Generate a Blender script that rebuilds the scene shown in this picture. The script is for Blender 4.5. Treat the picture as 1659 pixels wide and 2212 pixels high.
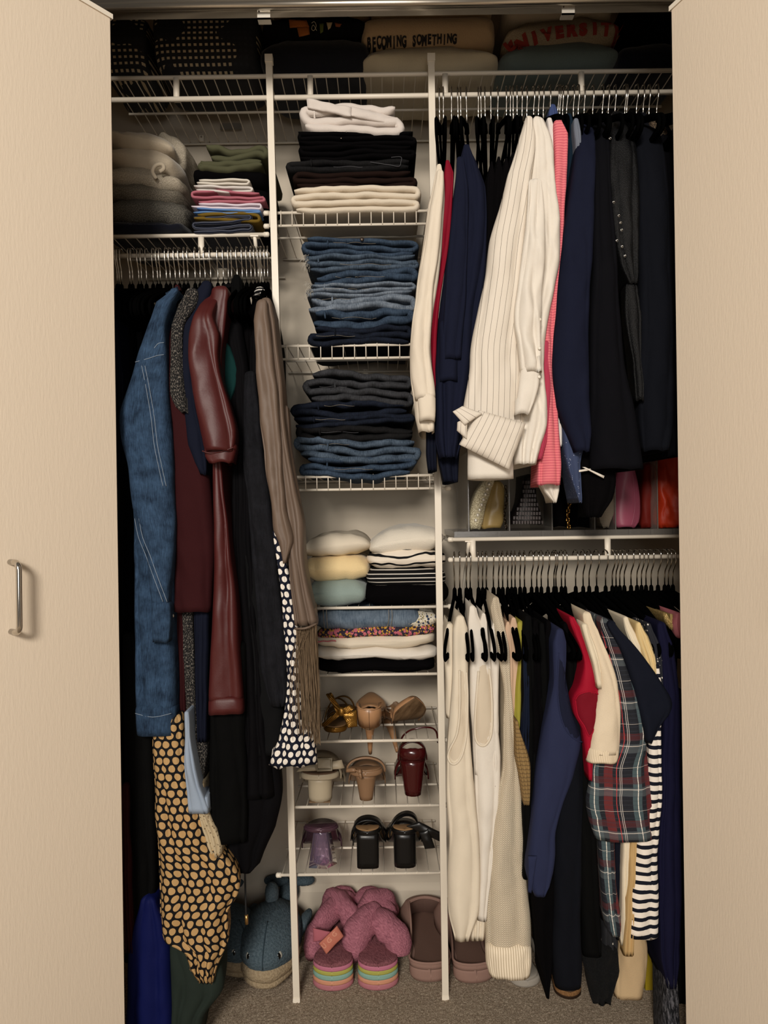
import bpy, bmesh, math, random
from mathutils import Vector, Matrix, noise
from mathutils.bvhtree import BVHTree

for o in list(bpy.data.objects): bpy.data.objects.remove(o)
SC = bpy.context.scene; COL = SC.collection

# ------------------------------------------------------------------ camera
W_, H_, F_ = 1659.0, 2212.0, 1534.0
CAMZ, ROLL = 1.09, 0.0145
cs, sn = math.cos(ROLL), math.sin(ROLL)
cam = bpy.data.cameras.new('camera'); camo = bpy.data.objects.new('camera', cam); COL.objects.link(camo)
cam.sensor_fit = 'HORIZONTAL'; cam.sensor_width = 36.0; cam.lens = F_ / W_ * 36.0
cam.clip_start = 0.02
camo.matrix_world = Matrix(((cs, sn, 0, 0), (0, 0, -1, 0), (-sn, cs, 0, CAMZ), (0, 0, 0, 1)))
SC.camera = camo

# ------------------------------------------------------------------ light
wd = bpy.data.worlds.new('room_air'); SC.world = wd; wd.use_nodes = True
wd.node_tree.nodes['Background'].inputs[0].default_value = (1.0, 0.90, 0.79, 1)
wd.node_tree.nodes['Background'].inputs[1].default_value = 0.12
def area(name, loc, target, size, power, col):
    l = bpy.data.lights.new(name, 'AREA'); l.energy = power; l.color = col; l.shape = 'DISK'; l.size = size
    o = bpy.data.objects.new(name, l); COL.objects.link(o); o.location = loc
    o.rotation_euler = (Vector(target) - Vector(loc)).to_track_quat('-Z', 'Y').to_euler(); return o
area('ceiling_lamp', (-0.62, -2.3, 2.28), (0.10, 1.5, 1.15), 0.8, 136, (1.0, 0.93, 0.84))
area('low_fill', (0.25, -2.2, 1.30), (0.0, 1.5, 1.1), 1.3, 21, (1.0, 0.96, 0.91))  # unseen fill light, added to brighten the lower shelves and doors
SC.view_settings.view_transform = 'Standard'; SC.view_settings.look = 'None'
SC.view_settings.exposure = 0.0; SC.view_settings.gamma = 1.0; SC.view_settings.use_curve_mapping = False

# ------------------------------------------------------------------ helpers
def P(px, py, d):
    u, v = px - W_ / 2, H_ / 2 - py
    return Vector(((u * cs + v * sn) * d / F_, d, CAMZ + (-u * sn + v * cs) * d / F_))
DS, DR, DB = 1.603, 1.60, 1.895       # shelf fronts, hanging rods, back wall
def N(x, y=0.0, z=0.0): return noise.noise(Vector((x, y, z)))
def S(h):
    h = h.lstrip('#'); r = [int(h[i:i + 2], 16) / 255 for i in (0, 2, 4)]
    return tuple((c / 12.92 if c <= .04045 else ((c + .055) / 1.055) ** 2.4) for c in r) + (1,)

MATS = {}
def nt(name):
    m = bpy.data.materials.new(name); m.use_nodes = True; n = m.node_tree
    return m, n, n.nodes['Principled BSDF']
def nd(n, t, **k):
    x = n.nodes.new(t)
    for a, b in k.items():
        if isinstance(b, (int, float, str, bool)) and hasattr(x, a): setattr(x, a, b)
    return x
def mth(n, op, a, b=None, c=None):
    x = n.nodes.new('ShaderNodeMath'); x.operation = op
    for i, v in enumerate((a, b, c)):
        if v is None: continue
        if isinstance(v, (int, float)): x.inputs[i].default_value = v
        else: n.links.new(v, x.inputs[i])
    return x.outputs[0]
def mixc(n, f, a, b):
    x = n.nodes.new('ShaderNodeMix'); x.data_type = 'RGBA'
    for i, v in ((0, f), (6, a), (7, b)):
        if isinstance(v, (int, float)): x.inputs[i].default_value = v
        elif isinstance(v, tuple): x.inputs[i].default_value = v
        else: n.links.new(v, x.inputs[i])
    return x.outputs[2]
def texn(n, co, scale, detail=3.0, rough=.55):
    x = n.nodes.new('ShaderNodeTexNoise'); x.inputs['Scale'].default_value = scale
    x.inputs['Detail'].default_value = detail; x.inputs['Roughness'].default_value = rough
    n.links.new(co, x.inputs['Vector']); return x.outputs['Fac']
def ramp(n, f, stops):
    x = n.nodes.new('ShaderNodeValToRGB'); e = x.color_ramp.elements
    while len(e) < len(stops): e.new(.5)
    for i, (p, c) in enumerate(stops): e[i].position = p; e[i].color = c
    n.links.new(f, x.inputs[0]); return x.outputs[0]
def uvxy(n):
    c = n.nodes.new('ShaderNodeTexCoord'); s = n.nodes.new('ShaderNodeSeparateXYZ')
    n.links.new(c.outputs['UV'], s.inputs[0]); return c.outputs['UV'], s.outputs[0], s.outputs[1]
def bump(n, b, h, strength=.3, dist=.002):
    x = n.nodes.new('ShaderNodeBump'); x.inputs['Strength'].default_value = strength
    x.inputs['Distance'].default_value = dist; n.links.new(h, x.inputs['Height'])
    n.links.new(x.outputs[0], b.inputs['Normal'])
def fab(name, col, rough=.9, sc=900, bs=.25, var=.12, sheen=.0, metal=0.0, spec=.12, wr=.0, coat=0):
    """cloth of one colour: fine weave relief and slight uneven dye"""
    if name in MATS: return MATS[name]
    m, n, b = nt(name); uv, u, v = uvxy(n); c = S(col)
    big = texn(n, uv, 22, 4)
    dk = tuple(x * (1 - var) for x in c[:3]) + (1,); lt = tuple(min(1, x * (1 + var)) for x in c[:3]) + (1,)
    n.links.new(mixc(n, big, dk, lt), b.inputs['Base Color'])
    b.inputs['Roughness'].default_value = rough; b.inputs['Specular IOR Level'].default_value = spec
    b.inputs['Metallic'].default_value = metal
    if sheen: b.inputs['Sheen Weight'].default_value = sheen
    if coat: b.inputs['Coat Weight'].default_value = coat
    h = texn(n, uv, sc, 2)
    if wr:
        h = mth(n, 'ADD', h, mth(n, 'MULTIPLY', texn(n, uv, 38, 3), wr))
    bump(n, b, h, bs, .0015); MATS[name] = m; return m
def plain(name, col, rough=.5, metal=0.0, spec=.5, trans=0.0, bs=0.0, sc=200, alpha=1.0):
    if name in MATS: return MATS[name]
    m, n, b = nt(name); b.inputs['Base Color'].default_value = S(col); b.inputs['Roughness'].default_value = rough
    b.inputs['Metallic'].default_value = metal; b.inputs['Specular IOR Level'].default_value = spec
    b.inputs['Transmission Weight'].default_value = trans; b.inputs['Alpha'].default_value = alpha
    if bs:
        c = n.nodes.new('ShaderNodeTexCoord'); bump(n, b, texn(n, c.outputs['Object'], sc, 3), bs, .002)
    MATS[name] = m; return m
def denim(name, lo, hi, rough=.9):
    if name in MATS: return MATS[name]
    m, n, b = nt(name); uv, u, v = uvxy(n)
    f = mth(n, 'MULTIPLY_ADD', texn(n, uv, 30, 5, .65), 1.6, -.35)
    g = texn(n, uv, 650, 2)
    # white-ish slub along the twill
    mp = n.nodes.new('ShaderNodeMapping'); mp.inputs['Scale'].default_value = (520, 60, 1); mp.inputs['Rotation'].default_value = (0, 0, .6)
    n.links.new(uv, mp.inputs[0]); s = texn(n, mp.outputs[0], 1, 2)
    f2 = mth(n, 'ADD', f, mth(n, 'MULTIPLY', mth(n, 'SUBTRACT', s, .5), 1.1))
    n.links.new(ramp(n, f2, [(.0, S(lo)), (1.0, S(hi))]), b.inputs['Base Color'])
    b.inputs['Roughness'].default_value = rough; b.inputs['Specular IOR Level'].default_value = .15
    bump(n, b, mth(n, 'ADD', g, s), .45, .0015); MATS[name] = m; return m
def dots(name, bg, fg, cell, r, jit=.25):
    m, n, b = nt(name); uv, u, v = uvxy(n)
    vv = mth(n, 'DIVIDE', v, cell * .866); row = mth(n, 'FLOOR', vv)
    uu = mth(n, 'ADD', mth(n, 'DIVIDE', u, cell), mth(n, 'MULTIPLY', mth(n, 'MODULO', row, 2.0), .5))
    uu = mth(n, 'ADD', uu, mth(n, 'MULTIPLY', mth(n, 'SUBTRACT', texn(n, uv, 45, 0), .5), jit))
    fx = mth(n, 'SUBTRACT', mth(n, 'FRACT', uu), .5); fy = mth(n, 'MULTIPLY', mth(n, 'SUBTRACT', mth(n, 'FRACT', vv), .5), .866)
    dist = mth(n, 'SQRT', mth(n, 'ADD', mth(n, 'MULTIPLY', fx, fx), mth(n, 'MULTIPLY', fy, fy)))
    k = mth(n, 'LESS_THAN', dist, r)
    n.links.new(mixc(n, k, S(bg), S(fg)), b.inputs['Base Color']); b.inputs['Roughness'].default_value = .75
    b.inputs['Specular IOR Level'].default_value = .2
    bump(n, b, texn(n, uv, 700, 2), .15, .001); MATS[name] = m; return m
def stripes(name, bg, fg, period, frac, axis='v', bsc=900, off=0.0, wob=.0):
    m, n, b = nt(name); uv, u, v = uvxy(n); t = v if axis == 'v' else u
    if wob: t = mth(n, 'ADD', t, mth(n, 'MULTIPLY', mth(n, 'SUBTRACT', texn(n, uv, 14, 2), .5), wob))
    k = mth(n, 'LESS_THAN', mth(n, 'FRACT', mth(n, 'ADD', mth(n, 'DIVIDE', t, period), 20.0 + off)), frac)
    n.links.new(mixc(n, k, S(bg), S(fg)), b.inputs['Base Color']); b.inputs['Roughness'].default_value = .85
    b.inputs['Specular IOR Level'].default_value = .2
    bump(n, b, texn(n, uv, bsc, 2), .2, .001); MATS[name] = m; return m
def plaid(name):
    m, n, b = nt(name); uv, u, v = uvxy(n)
    def band(t, per, off, w): return mth(n, 'LESS_THAN', mth(n, 'FRACT', mth(n, 'ADD', mth(n, 'DIVIDE', t, per), 20.0 + off)), w)
    col = S('#10131c')
    for t, per, off, w, c, a in ((u, .085, .0, .2, '#6e2020', .7), (u, .085, .34, .22, '#4e6266', .65), (v, .085, .1, .2, '#565d60', .5), (v, .085, .34, .16, '#4f191c', .6),
                                 (u, .085, .23, .02, '#e8e0d4', .9), (v, .085, .06, .015, '#d9cfc4', .7), (u, .085, .72, .015, '#c43a3a', .9), (v, .0085, .0, .1, '#30343f', .6), (u, .085, .60, .012, '#d8d0c8', .7), (u, .085, .64, .012, '#d8d0c8', .7), (v, .085, .56, .012, '#b0a8a0', .7)):
        col = mixc(n, mth(n, 'MULTIPLY', band(t, per, off, w), a), col, S(c))
    n.links.new(col, b.inputs['Base Color']); b.inputs['Roughness'].default_value = .9
    bump(n, b, texn(n, uv, 900, 2), .2, .001); MATS[name] = m; return m
def knit(name, col, cw=.005, ch=.0042, strength=1.0, dk=.45):
    m, n, b = nt(name); uv, u, v = uvxy(n)
    # V-stitch columns
    a = mth(n, 'FRACT', mth(n, 'DIVIDE', u, cw)); tri = mth(n, 'ABSOLUTE', mth(n, 'SUBTRACT', a, .5))
    h = mth(n, 'ABSOLUTE', mth(n, 'SUBTRACT', mth(n, 'FRACT', mth(n, 'ADD', mth(n, 'DIVIDE', v, ch), mth(n, 'MULTIPLY', tri, 1.6))), .5))
    hh = mth(n, 'MULTIPLY', mth(n, 'SMOOTH_MIN', h, .4, .2), mth(n, 'MULTIPLY', mth(n, 'SUBTRACT', .55, mth(n, 'ABSOLUTE', mth(n, 'SUBTRACT', tri, .25))), 3.0))
    c = S(col); d = tuple(x * dk for x in c[:3]) + (1,)
    n.links.new(mixc(n, mth(n, 'MULTIPLY', mth(n, 'ADD', hh, .30), 2.0), d, c), b.inputs['Base Color'])
    b.inputs['Roughness'].default_value = .95; b.inputs['Specular IOR Level'].default_value = .1
    bump(n, b, hh, strength, .004); MATS[name] = m; return m
def speckle(name, a, c, sc=420, lo=.45, hi=.6, rough=.9, aniso=(1, 1), metal=0.0, bs=.5, third=None):
    m, n, b = nt(name); uv, u, v = uvxy(n)
    mp = n.nodes.new('ShaderNodeMapping'); mp.inputs['Scale'].default_value = (aniso[0], aniso[1], 1); n.links.new(uv, mp.inputs[0])
    f = texn(n, mp.outputs[0], sc, 3, .7)
    cc = ramp(n, f, [(lo, S(a)), (hi, S(c))])
    if third: cc = mixc(n, mth(n, 'GREATER_THAN', texn(n, mp.outputs[0], sc * .7, 2), .58), cc, S(third))
    n.links.new(cc, b.inputs['Base Color']); b.inputs['Roughness'].default_value = rough; b.inputs['Metallic'].default_value = metal
    b.inputs['Specular IOR Level'].default_value = .3
    bump(n, b, f, bs, .003); MATS[name] = m; return m
def blotch(name, bg, cols, sc=55):
    """printed flowers and paisley"""
    m, n, b = nt(name); uv, u, v = uvxy(n); cur = S(bg)
    for i, (c, th, k) in enumerate(cols):
        vo = n.nodes.new('ShaderNodeTexVoronoi'); vo.inputs['Scale'].default_value = sc * k
        mp = n.nodes.new('ShaderNodeMapping'); mp.inputs['Location'].default_value = (i * 3.7, i * 1.9, 0); n.links.new(uv, mp.inputs[0]); n.links.new(mp.outputs[0], vo.inputs['Vector'])
        cur = mixc(n, mth(n, 'LESS_THAN', vo.outputs['Distance'], th), cur, S(c))
    n.links.new(cur, b.inputs['Base Color']); b.inputs['Roughness'].default_value = .85; MATS[name] = m; return m

def mesh(name, verts, faces, mat, parent=None, uvs=None, smooth=True):
    me = bpy.data.meshes.new(name); me.from_pydata([tuple(v) for v in verts], [], faces); me.update()
    if uvs is not None:
        l = me.uv_layers.new(name='uv'); idx = [0] * len(me.loops); me.loops.foreach_get('vertex_index', idx)
        flat = []
        for i in idx: flat.extend(uvs[i])
        l.data.foreach_set('uv', flat)
    if smooth: me.polygons.foreach_set('use_smooth', [True] * len(me.polygons))
    for mm in (mat if isinstance(mat, (list, tuple)) else [mat]): me.materials.append(mm)
    o = bpy.data.objects.new(name, me); COL.objects.link(o)
    if parent is not None:
        o.parent = parent; o.matrix_parent_inverse = parent.matrix_world.inverted()
    return o
def tag(o, label, cat, group=None, kind=None):
    o['label'] = label; o['category'] = cat
    if group: o['group'] = group
    if kind: o['kind'] = kind
    return o
def empty(name, loc, label=None, cat=None, group=None):
    o = bpy.data.objects.new(name, None); COL.objects.link(o); o.location = loc; o.empty_display_size = .03
    o.matrix_world = Matrix.Translation(loc)
    if label: tag(o, label, cat, group)
    return o
def structure(name, verts, faces, mat, **k):
    o = mesh(name, verts, faces, mat, **k); o['kind'] = 'structure'; return o
BOXF = [(0, 3, 2, 1), (4, 5, 6, 7), (0, 1, 5, 4), (1, 2, 6, 5), (2, 3, 7, 6), (3, 0, 4, 7)]
def boxv(x0, x1, y0, y1, z0, z1):
    return [Vector(p) for p in ((x0, y0, z0), (x1, y0, z0), (x1, y1, z0), (x0, y1, z0), (x0, y0, z1), (x1, y0, z1), (x1, y1, z1), (x0, y1, z1))]
class MB:
    """collects shapes for ONE mesh object"""
    def __init__(s): s.v, s.f, s.u = [], [], []
    def add(s, v, f, u=None):
        k = len(s.v); s.v += [Vector(p) for p in v]; s.f += [tuple(i + k for i in q) for q in f]
        s.u += (u if u else [(p[0], p[2]) for p in v])
    def box(s, *a): s.add(boxv(*a), BOXF)
    def tube(s, pts, r, n=8, cap=True):
        pts = [Vector(p) for p in pts]; m = len(pts); rs = r if isinstance(r, (list, tuple)) else [r] * m
        v, f, up = [], [], None
        for i, p in enumerate(pts):
            t = (pts[min(i + 1, m - 1)] - pts[max(i - 1, 0)])
            if t.length < 1e-9: t = Vector((0, 0, 1))
            t.normalize()
            if up is None: up = t.orthogonal().normalized()
            up = (up - t * up.dot(t)); up = up.normalized() if up.length > 1e-6 else t.orthogonal().normalized()
            sd = t.cross(up)
            for j in range(n):
                a = 2 * math.pi * j / n; v.append(p + (up * math.cos(a) + sd * math.sin(a)) * rs[i])
        for i in range(m - 1):
            for j in range(n):
                a, b = i * n + j, i * n + (j + 1) % n; f.append((a, b, b + n, a + n))
        if cap: f.append(tuple(range(n))[::-1]); f.append(tuple(range((m - 1) * n, m * n)))
        s.add(v, f, [(p.x + p.y * .5, p.z) for p in v])
    def loft(s, rings, cap=True, closed=True):
        n = len(rings[0]); v = [p for r in rings for p in r]; f = []
        for i in range(len(rings) - 1):
            for j in range(n if closed else n - 1):
                a, b = i * n + j, i * n + (j + 1) % n; f.append((a, b, b + n, a + n))
        if cap and closed: f.append(tuple(range(n))[::-1]); f.append(tuple(range((len(rings) - 1) * n, len(rings) * n)))
        s.add(v, f, [(p[0] + p[1] * .3, p[2] + p[1] * .3) for p in v])
    def ball(s, c, r, n=10, m=7):
        c = Vector(c); r = Vector((r, r, r)) if isinstance(r, (int, float)) else Vector(r); rings = []
        for i in range(m + 1):
            a = math.pi * i / m; a = min(max(a, .02), math.pi - .02)
            rings.append([c + Vector((math.sin(a) * math.cos(2 * math.pi * j / n) * r.x, math.sin(a) * math.sin(2 * math.pi * j / n) * r.y, -math.cos(a) * r.z)) for j in range(n)])
        s.loft(rings)
    def xf(s, M): s.v = [M @ p for p in s.v]; return s
    def jitter(s, amp, sc, seed=0):
        s.v = [p + noise.noise_vector(p * sc + Vector((seed, 0, 0))) * amp for p in s.v]; return s
    def build(s, name, mat, parent=None, smooth=True): return mesh(name, s.v, s.f, mat, parent, s.u, smooth)
def smooth_path(pts, k=6):
    pts = [Vector(p) for p in pts]; out = []
    for i in range(len(pts) - 1):
        p0, p1, p2, p3 = pts[max(i - 1, 0)], pts[i], pts[i + 1], pts[min(i + 2, len(pts) - 1)]
        for j in range(k):
            t = j / k; out.append(.5 * ((2 * p1) + (p2 - p0) * t + (2 * p0 - 5 * p1 + 4 * p2 - p3) * t * t + (3 * p1 - p0 - 3 * p2 + p3) * t ** 3))
    out.append(pts[-1]); return out

# ------------------------------------------------------------------ hanging cloth
def drape(rows, d, depth=.3, step=.013, pleat=(.008, 3, 0), wr=.004, ws=22.0, seed=0, shoulder=False, flat=.62, hem=.0022, ux=False, yc=DR, top_env=.25):
    R = []
    for i, r in enumerate(rows):
        dd = r[3] if len(r) > 3 else (0.0 if not shoulder else (.15, .06, .012)[i] if i < 3 else 0.0)
        yf = d + dd; L, Rr = P(r[1], r[0], yf), P(r[2], r[0], yf)
        R.append(Vector(((L.x + Rr.x) / 2, max((Rr.x - L.x) / 2, .002), (L.z + Rr.z) / 2, yf)))
    Q = []
    for i in range(len(R) - 1):
        k = max(2, int(math.ceil(abs(R[i + 1].z - R[i].z) / step)))
        p0, p1, p2, p3 = R[max(i - 1, 0)], R[i], R[i + 1], R[min(i + 2, len(R) - 1)]
        for j in range(k):
            t = j / k; lin = p1.lerp(p2, t)
            cr = .5 * ((2 * p1) + (p2 - p0) * t + (2 * p0 - 5 * p1 + 4 * p2 - p3) * t * t + (3 * p1 - p0 - 3 * p2 + p3) * t ** 3)
            q = lin.lerp(cr, .8); q.z = lin.z; q.y = max(q.y, .002); Q.append(q)
    Q.append(R[-1].copy())
    q0 = Q[0]; rr = min(q0.y, .014); capq = [Vector((q0.x, max(.0015, q0.y - rr * (1 - math.sin(a))), q0.z + rr * .9 * math.cos(a), q0.w + rr * (1 - math.sin(a)))) for a in (.05, .35, .7, 1.1)]
    Q = capq + Q
    A, K, PH = pleat; n = int(28 + 18 * K); n += n % 2; M = len(Q); verts, uvs, faces = [], [], []
    z0, z1 = Q[0].z, Q[-1].z
    for i, q in enumerate(Q):
        t = (z0 - q.z) / max(z0 - z1, 1e-4); cx, hw, z, yf = q
        dep = min(depth, max(.03, 2 * (yc - yf))); rf = min(hw * .55, dep * .35, .022); env = top_env + (1 - top_env) * min(1, t * 1.3)
        ring, ul = [], []
        for j in range(n):
            th = 2 * math.pi * j / n - math.pi / 2     # start at the front centre
            c, s_ = math.cos(th), math.sin(th)
            if s_ < 0:
                x = hw * (abs(c) ** flat) * (1 if c > 0 else -1); y = rf * (1 + s_) ; fr = (-s_) ** .5
            else:
                x = hw * c * (1 - .25 * s_); y = rf + (dep - rf) * s_; fr = 0.0
            sx = x / hw
            a = math.pi * K * .5 * sx + PH + 1.1 * N(z * 3.1, seed * 7.3) + .7 * N(z * 7, seed * 3.1 + sx)
            g = abs(math.cos(a)) ** .55
            amp = min(A * 1.15, hw * .8)
            y -= amp * env * (g - .62) * max(fr, .15)
            X_ = x + cx + .35 * z
            r1 = 1 - 2.6 * abs(N(X_ * ws * 1.1, z * ws * .28, seed * 5.1)); r2 = 1 - 2.6 * abs(N((x + cx - .5 * z) * ws * 2.1, z * ws * .9 + 9, seed * 1.7))
            nz = -.75 * r1 - .4 * r2 + .7 * N((x + cx) * ws * 1.6, z * ws * .8, seed * 2.2)
            y += wr * nz * (fr * .9 + .1)
            x += wr * .6 * N(z * ws * .6, seed * 2.7, c) * (abs(c))
            zz = z + (hem * (g - .5) * 2 if i > M - 6 else 0) * max(fr, .2)
            ring.append(Vector((cx + x, yf + y, zz)))
        # metric arc length away from the front centre
        acc = 0; ul = [0.0] * n
        for j in range(1, n // 2 + 1): acc += (ring[j] - ring[j - 1]).length; ul[j] = acc
        acc = 0
        for j in range(n - 1, n // 2, -1): acc -= (ring[j] - ring[(j + 1) % n]).length; ul[j] = acc
        verts += ring; uvs += [((ring[k_].x - cx if ux else u) + seed * .37, z0 - ring[k_].z) for k_, u in enumerate(ul)]
    # hem returns inside, then is closed
    last = verts[-n:]; cen = sum(last, Vector()) / n
    for sc_, up in ((.93, .002), (.85, .03)):
        verts += [Vector((cen.x + (p.x - cen.x) * sc_, cen.y + (p.y - cen.y) * sc_, p.z + up)) for p in last]; uvs += uvs[(M - 1) * n:M * n]
    for i in range(M + 1):
        for j in range(n):
            a, b = i * n + j, i * n + (j + 1) % n; faces.append((a, a + n, b + n, b))
    faces.append(tuple(range(n))); faces.append(tuple(range((M + 1) * n, (M + 2) * n))[::-1])
    return verts, faces, uvs
def cloth(name, mat, rows, d, parent=None, **k):
    v, f, u = drape(rows, d, **k); return mesh(name, v, f, mat, parent, u)
def garment(name, cat, label, mat, rows, d, parts=(), group=None, **k):
    """one hanging garment; with parts it becomes an Empty that parents them"""
    if not parts:
        return tag(cloth(name, mat, rows, d, **k), label, cat, group)
    r = empty(name, P((rows[0][1] + rows[0][2]) / 2, rows[0][0], DR), label, cat, group)
    cloth(parts[0] if isinstance(parts[0], str) else 'body', mat, rows, d, r, **k)
    for q in parts:
        if callable(q): q(r)
        elif not isinstance(q, str): cloth(q[0], q[1], q[2], q[3], r, **(q[4] if len(q) > 4 else {}))
    return r
def patch(cs4, nx=14, ny=14, bulge=.006, th=.004, wr=.0015, seed=0, uvo=(0, 0)):
    """thick cloth quad; corners TL TR BR BL as (px, py, depth)"""
    TL, TR, BR, BL = [P(*c) for c in cs4]; v, u, f = [], [], []
    w = ((TR - TL).length + (BR - BL).length) / 2; h = ((BL - TL).length + (BR - TR).length) / 2
    for side in (0, 1):
        for j in range(ny + 1):
            for i in range(nx + 1):
                s, t = i / nx, j / ny
                p = TL.lerp(TR, s).lerp(BL.lerp(BR, s), t)
                e = (4 * s * (1 - s)) ** .5 * (4 * t * (1 - t)) ** .5
                y = -bulge * e + wr * N(p.x * 60, p.z * 60, seed)
                if side: y += th
                v.append(Vector((p.x, p.y + y, p.z))); u.append((uvo[0] + s * w, uvo[1] + t * h))
    m = (nx + 1) * (ny + 1)
    for side in (0, 1):
        for j in range(ny):
            for i in range(nx):
                a = side * m + j * (nx + 1) + i; q = (a, a + nx + 1, a + nx + 2, a + 1); f.append(q if not side else q[::-1])
    bd = [i for i in range(nx)] + [nx + j * (nx + 1) for j in range(ny)] + [m - 1 - i for i in range(nx)] + [(ny - j) * (nx + 1) for j in range(ny)]
    for k in range(len(bd)): a, b = bd[k], bd[(k + 1) % len(bd)]; f.append((a, b, b + m, a + m))
    return v, f, u
def patcho(name, mat, c4, parent=None, **k):
    v, f, u = patch(c4, **k); return mesh(name, v, f, mat, parent, u)
def line(name, mat, pts, r, parent=None, n=6, sm=4):
    m = MB(); m.tube(smooth_path([P(*p) for p in pts], sm), r, n); return m.build(name, mat, parent)

def surf(o):
    V, F = [], []
    for q in [o] + list(o.children):
        if q.type != 'MESH': continue
        k = len(V); V += [v.co.copy() for v in q.data.vertices]; F += [tuple(i + k for i in p.vertices) for p in q.data.polygons]
    return BVHTree.FromPolygons(V, F)
def hit(bv, px, py, off, d=1.42):
    o = Vector((0, 0, CAMZ)); r = (P(px, py, 1.0) - o).normalized(); h = bv.ray_cast(o, r)
    p = h[0] if h[0] is not None and abs(h[0].y - d) < .10 else P(px, py, d)
    return p - r * off
def line_on(name, mat, pts, r, o, off=None, n=6, k=6, d=1.42):
    bv = surf(o); q = smooth_path([(x, y, 0) for x, y in pts], k); m = MB()
    Y = [hit(bv, p.x, p.y, r * .35 if off is None else off, d).y for p in q]; n_ = len(Y)
    lo = [min(Y[max(0, i - 1):i + 2]) for i in range(n_)]; sm = [sum(lo[max(0, i - 3):i + 4]) / len(lo[max(0, i - 3):i + 4]) for i in range(n_)]
    m.tube([P(p.x, p.y, y) for p, y in zip(q, sm)], r, n); return m.build(name, mat, o)
def inset_on(name, mat, pts, o, off=.0012, rings=5, d=1.42):
    bv = surf(o); q = smooth_path([(x, y, 0) for x, y in list(pts) + [pts[0]]], 4)[:-1]; n = len(q)
    c = sum(q, Vector()) / n; v, f = [hit(bv, c.x, c.y, off, d)], []
    for k in range(1, rings + 1):
        v += [hit(bv, c.x + (p.x - c.x) * k / rings, c.y + (p.y - c.y) * k / rings, off if k < rings else 0, d) for p in q]
    for j in range(n): f.append((0, 1 + j, 1 + (j + 1) % n))
    for k in range(rings - 1):
        for j in range(n):
            a, b = 1 + k * n + j, 1 + k * n + (j + 1) % n; f.append((a, a + n, b + n, b))
    return mesh(name, v, f, mat, o, [(p.x, p.z) for p in v])

# ------------------------------------------------------------------ folded cloth
def folded(xl, xr, yt, yb, d=1.60, depth=.235, L=3, side=1, seed=0, bev=.012, arch=0.0, tilt=0.0, fill=.96, amp=.12, taper=0.0, nest=False, lw=.5):
    A, B = P(xl, yt, d), P(xr, yb, d); x0, x1, zt, zb = A.x, B.x, A.z, B.z
    mid = P((xl + xr) / 2, yt, d).z; zt = mid; zb = P((xl + xr) / 2, yb, d).z
    H = zt - zb; p = H / L; r = p / 2; t = p * fill; rnd = random.Random(seed)
    pts = []; n = 30
    for i in range(L):
        right_first = ((i % 2) == (0 if side < 0 else 1))
        a = x0 + r * (1 if i or 1 else 0) + (rnd.uniform(0, .018) if L > 1 else 0); b = x1 - r - rnd.uniform(0, .006) - taper * (x1 - x0) * i / max(1, L)
        z = zb + (i + .5) * p
        xs = [a + (b - a) * k / n for k in range(n + 1)]
        if right_first: xs = xs[::-1]
        pts += [(x, z, i) for x in xs]
        if i < L - 1:
            xe = xs[-1]; sg = -1 if right_first else 1
            for k in range(1, 6):
                an = math.pi * k / 6; pts.append((xe + sg * r * 1.25 * math.sin(an), z + r - r * math.cos(an), i + k / 6))
    def warp(x, z, i):
        s = (x - x0) / (x1 - x0); c = (z - zb) / max(H, 1e-4)
        dz = arch * (4 * s * (1 - s)) * c + tilt * (s - .5) + p * amp * 1.6 * N(x * 11, seed * 3.3, c * 1.4) + p * amp * .7 * N(x * 31, seed * 3.3, i * 1.7)
        return z + dz
    C = [Vector((x, warp(x, z, i))) for x, z, i in pts]; m = len(C); loop = []
    nor = []
    for k in range(m):
        tg = C[min(k + 1, m - 1)] - C[max(k - 1, 0)]; tg.normalize(); nor.append(Vector((-tg.y, tg.x)))
    ys = [0, bev * .18, bev * .5, bev, bev + .03, depth * .5, depth - .02, depth]
    sc = [.30, .62, .88, 1, 1, 1, .95, .5]
    v, u, f = [], [], []; acc = [0]
    for k in range(1, m): acc.append(acc[-1] + (C[k] - C[k - 1]).length)
    for q, (yy, s_) in enumerate(zip(ys, sc)):
        for sg in (1, -1):
            for k in range(m):
                e = min(1, (min(k, m - 1 - k) + .6) / 3.0) ** .5      # round the two ends of the strip
                o = C[k] + nor[k] * (sg * t * .5 * s_ * e * (1 + .12 * N(C[k].x * 40, C[k].y * 40, q + seed)))
                y = d + yy + .003 * N(C[k].x * 17, pts[k][2] * 3.1, seed)
                v.append(Vector((o.x, y, o.y))); u.append((acc[k], yy + sg * .4 * t + (k * 0)))
    R = 2 * m
    for q in range(len(ys) - 1):
        for k in range(m - 1):
            a = q * R + k; f.append((a, a + 1, a + 1 + R, a + R)); b = q * R + m + k; f.append((b, b + R, b + R + 1, b + 1))
        for k in (0, m - 1):
            a, b = q * R + k, q * R + m + k; f.append((a, a + R, b + R, b) if k == 0 else (a, b, b + R, a + R))
    for q in (0, len(ys) - 1):
        for k in range(m - 1):
            a, b = q * R + k, q * R + m + k; fc = (a, b, b + 1, a + 1); f.append(fc if q == 0 else fc[::-1])
    return v, f, u
def fold(name, cat, label, mat, *a, parts=(), group=None, **k):
    v, f, u = folded(*a, **k); o = mesh(name, v, f, mat, None, u); tag(o, label, cat, group)
    for q in parts: q(o)
    return o
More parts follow.
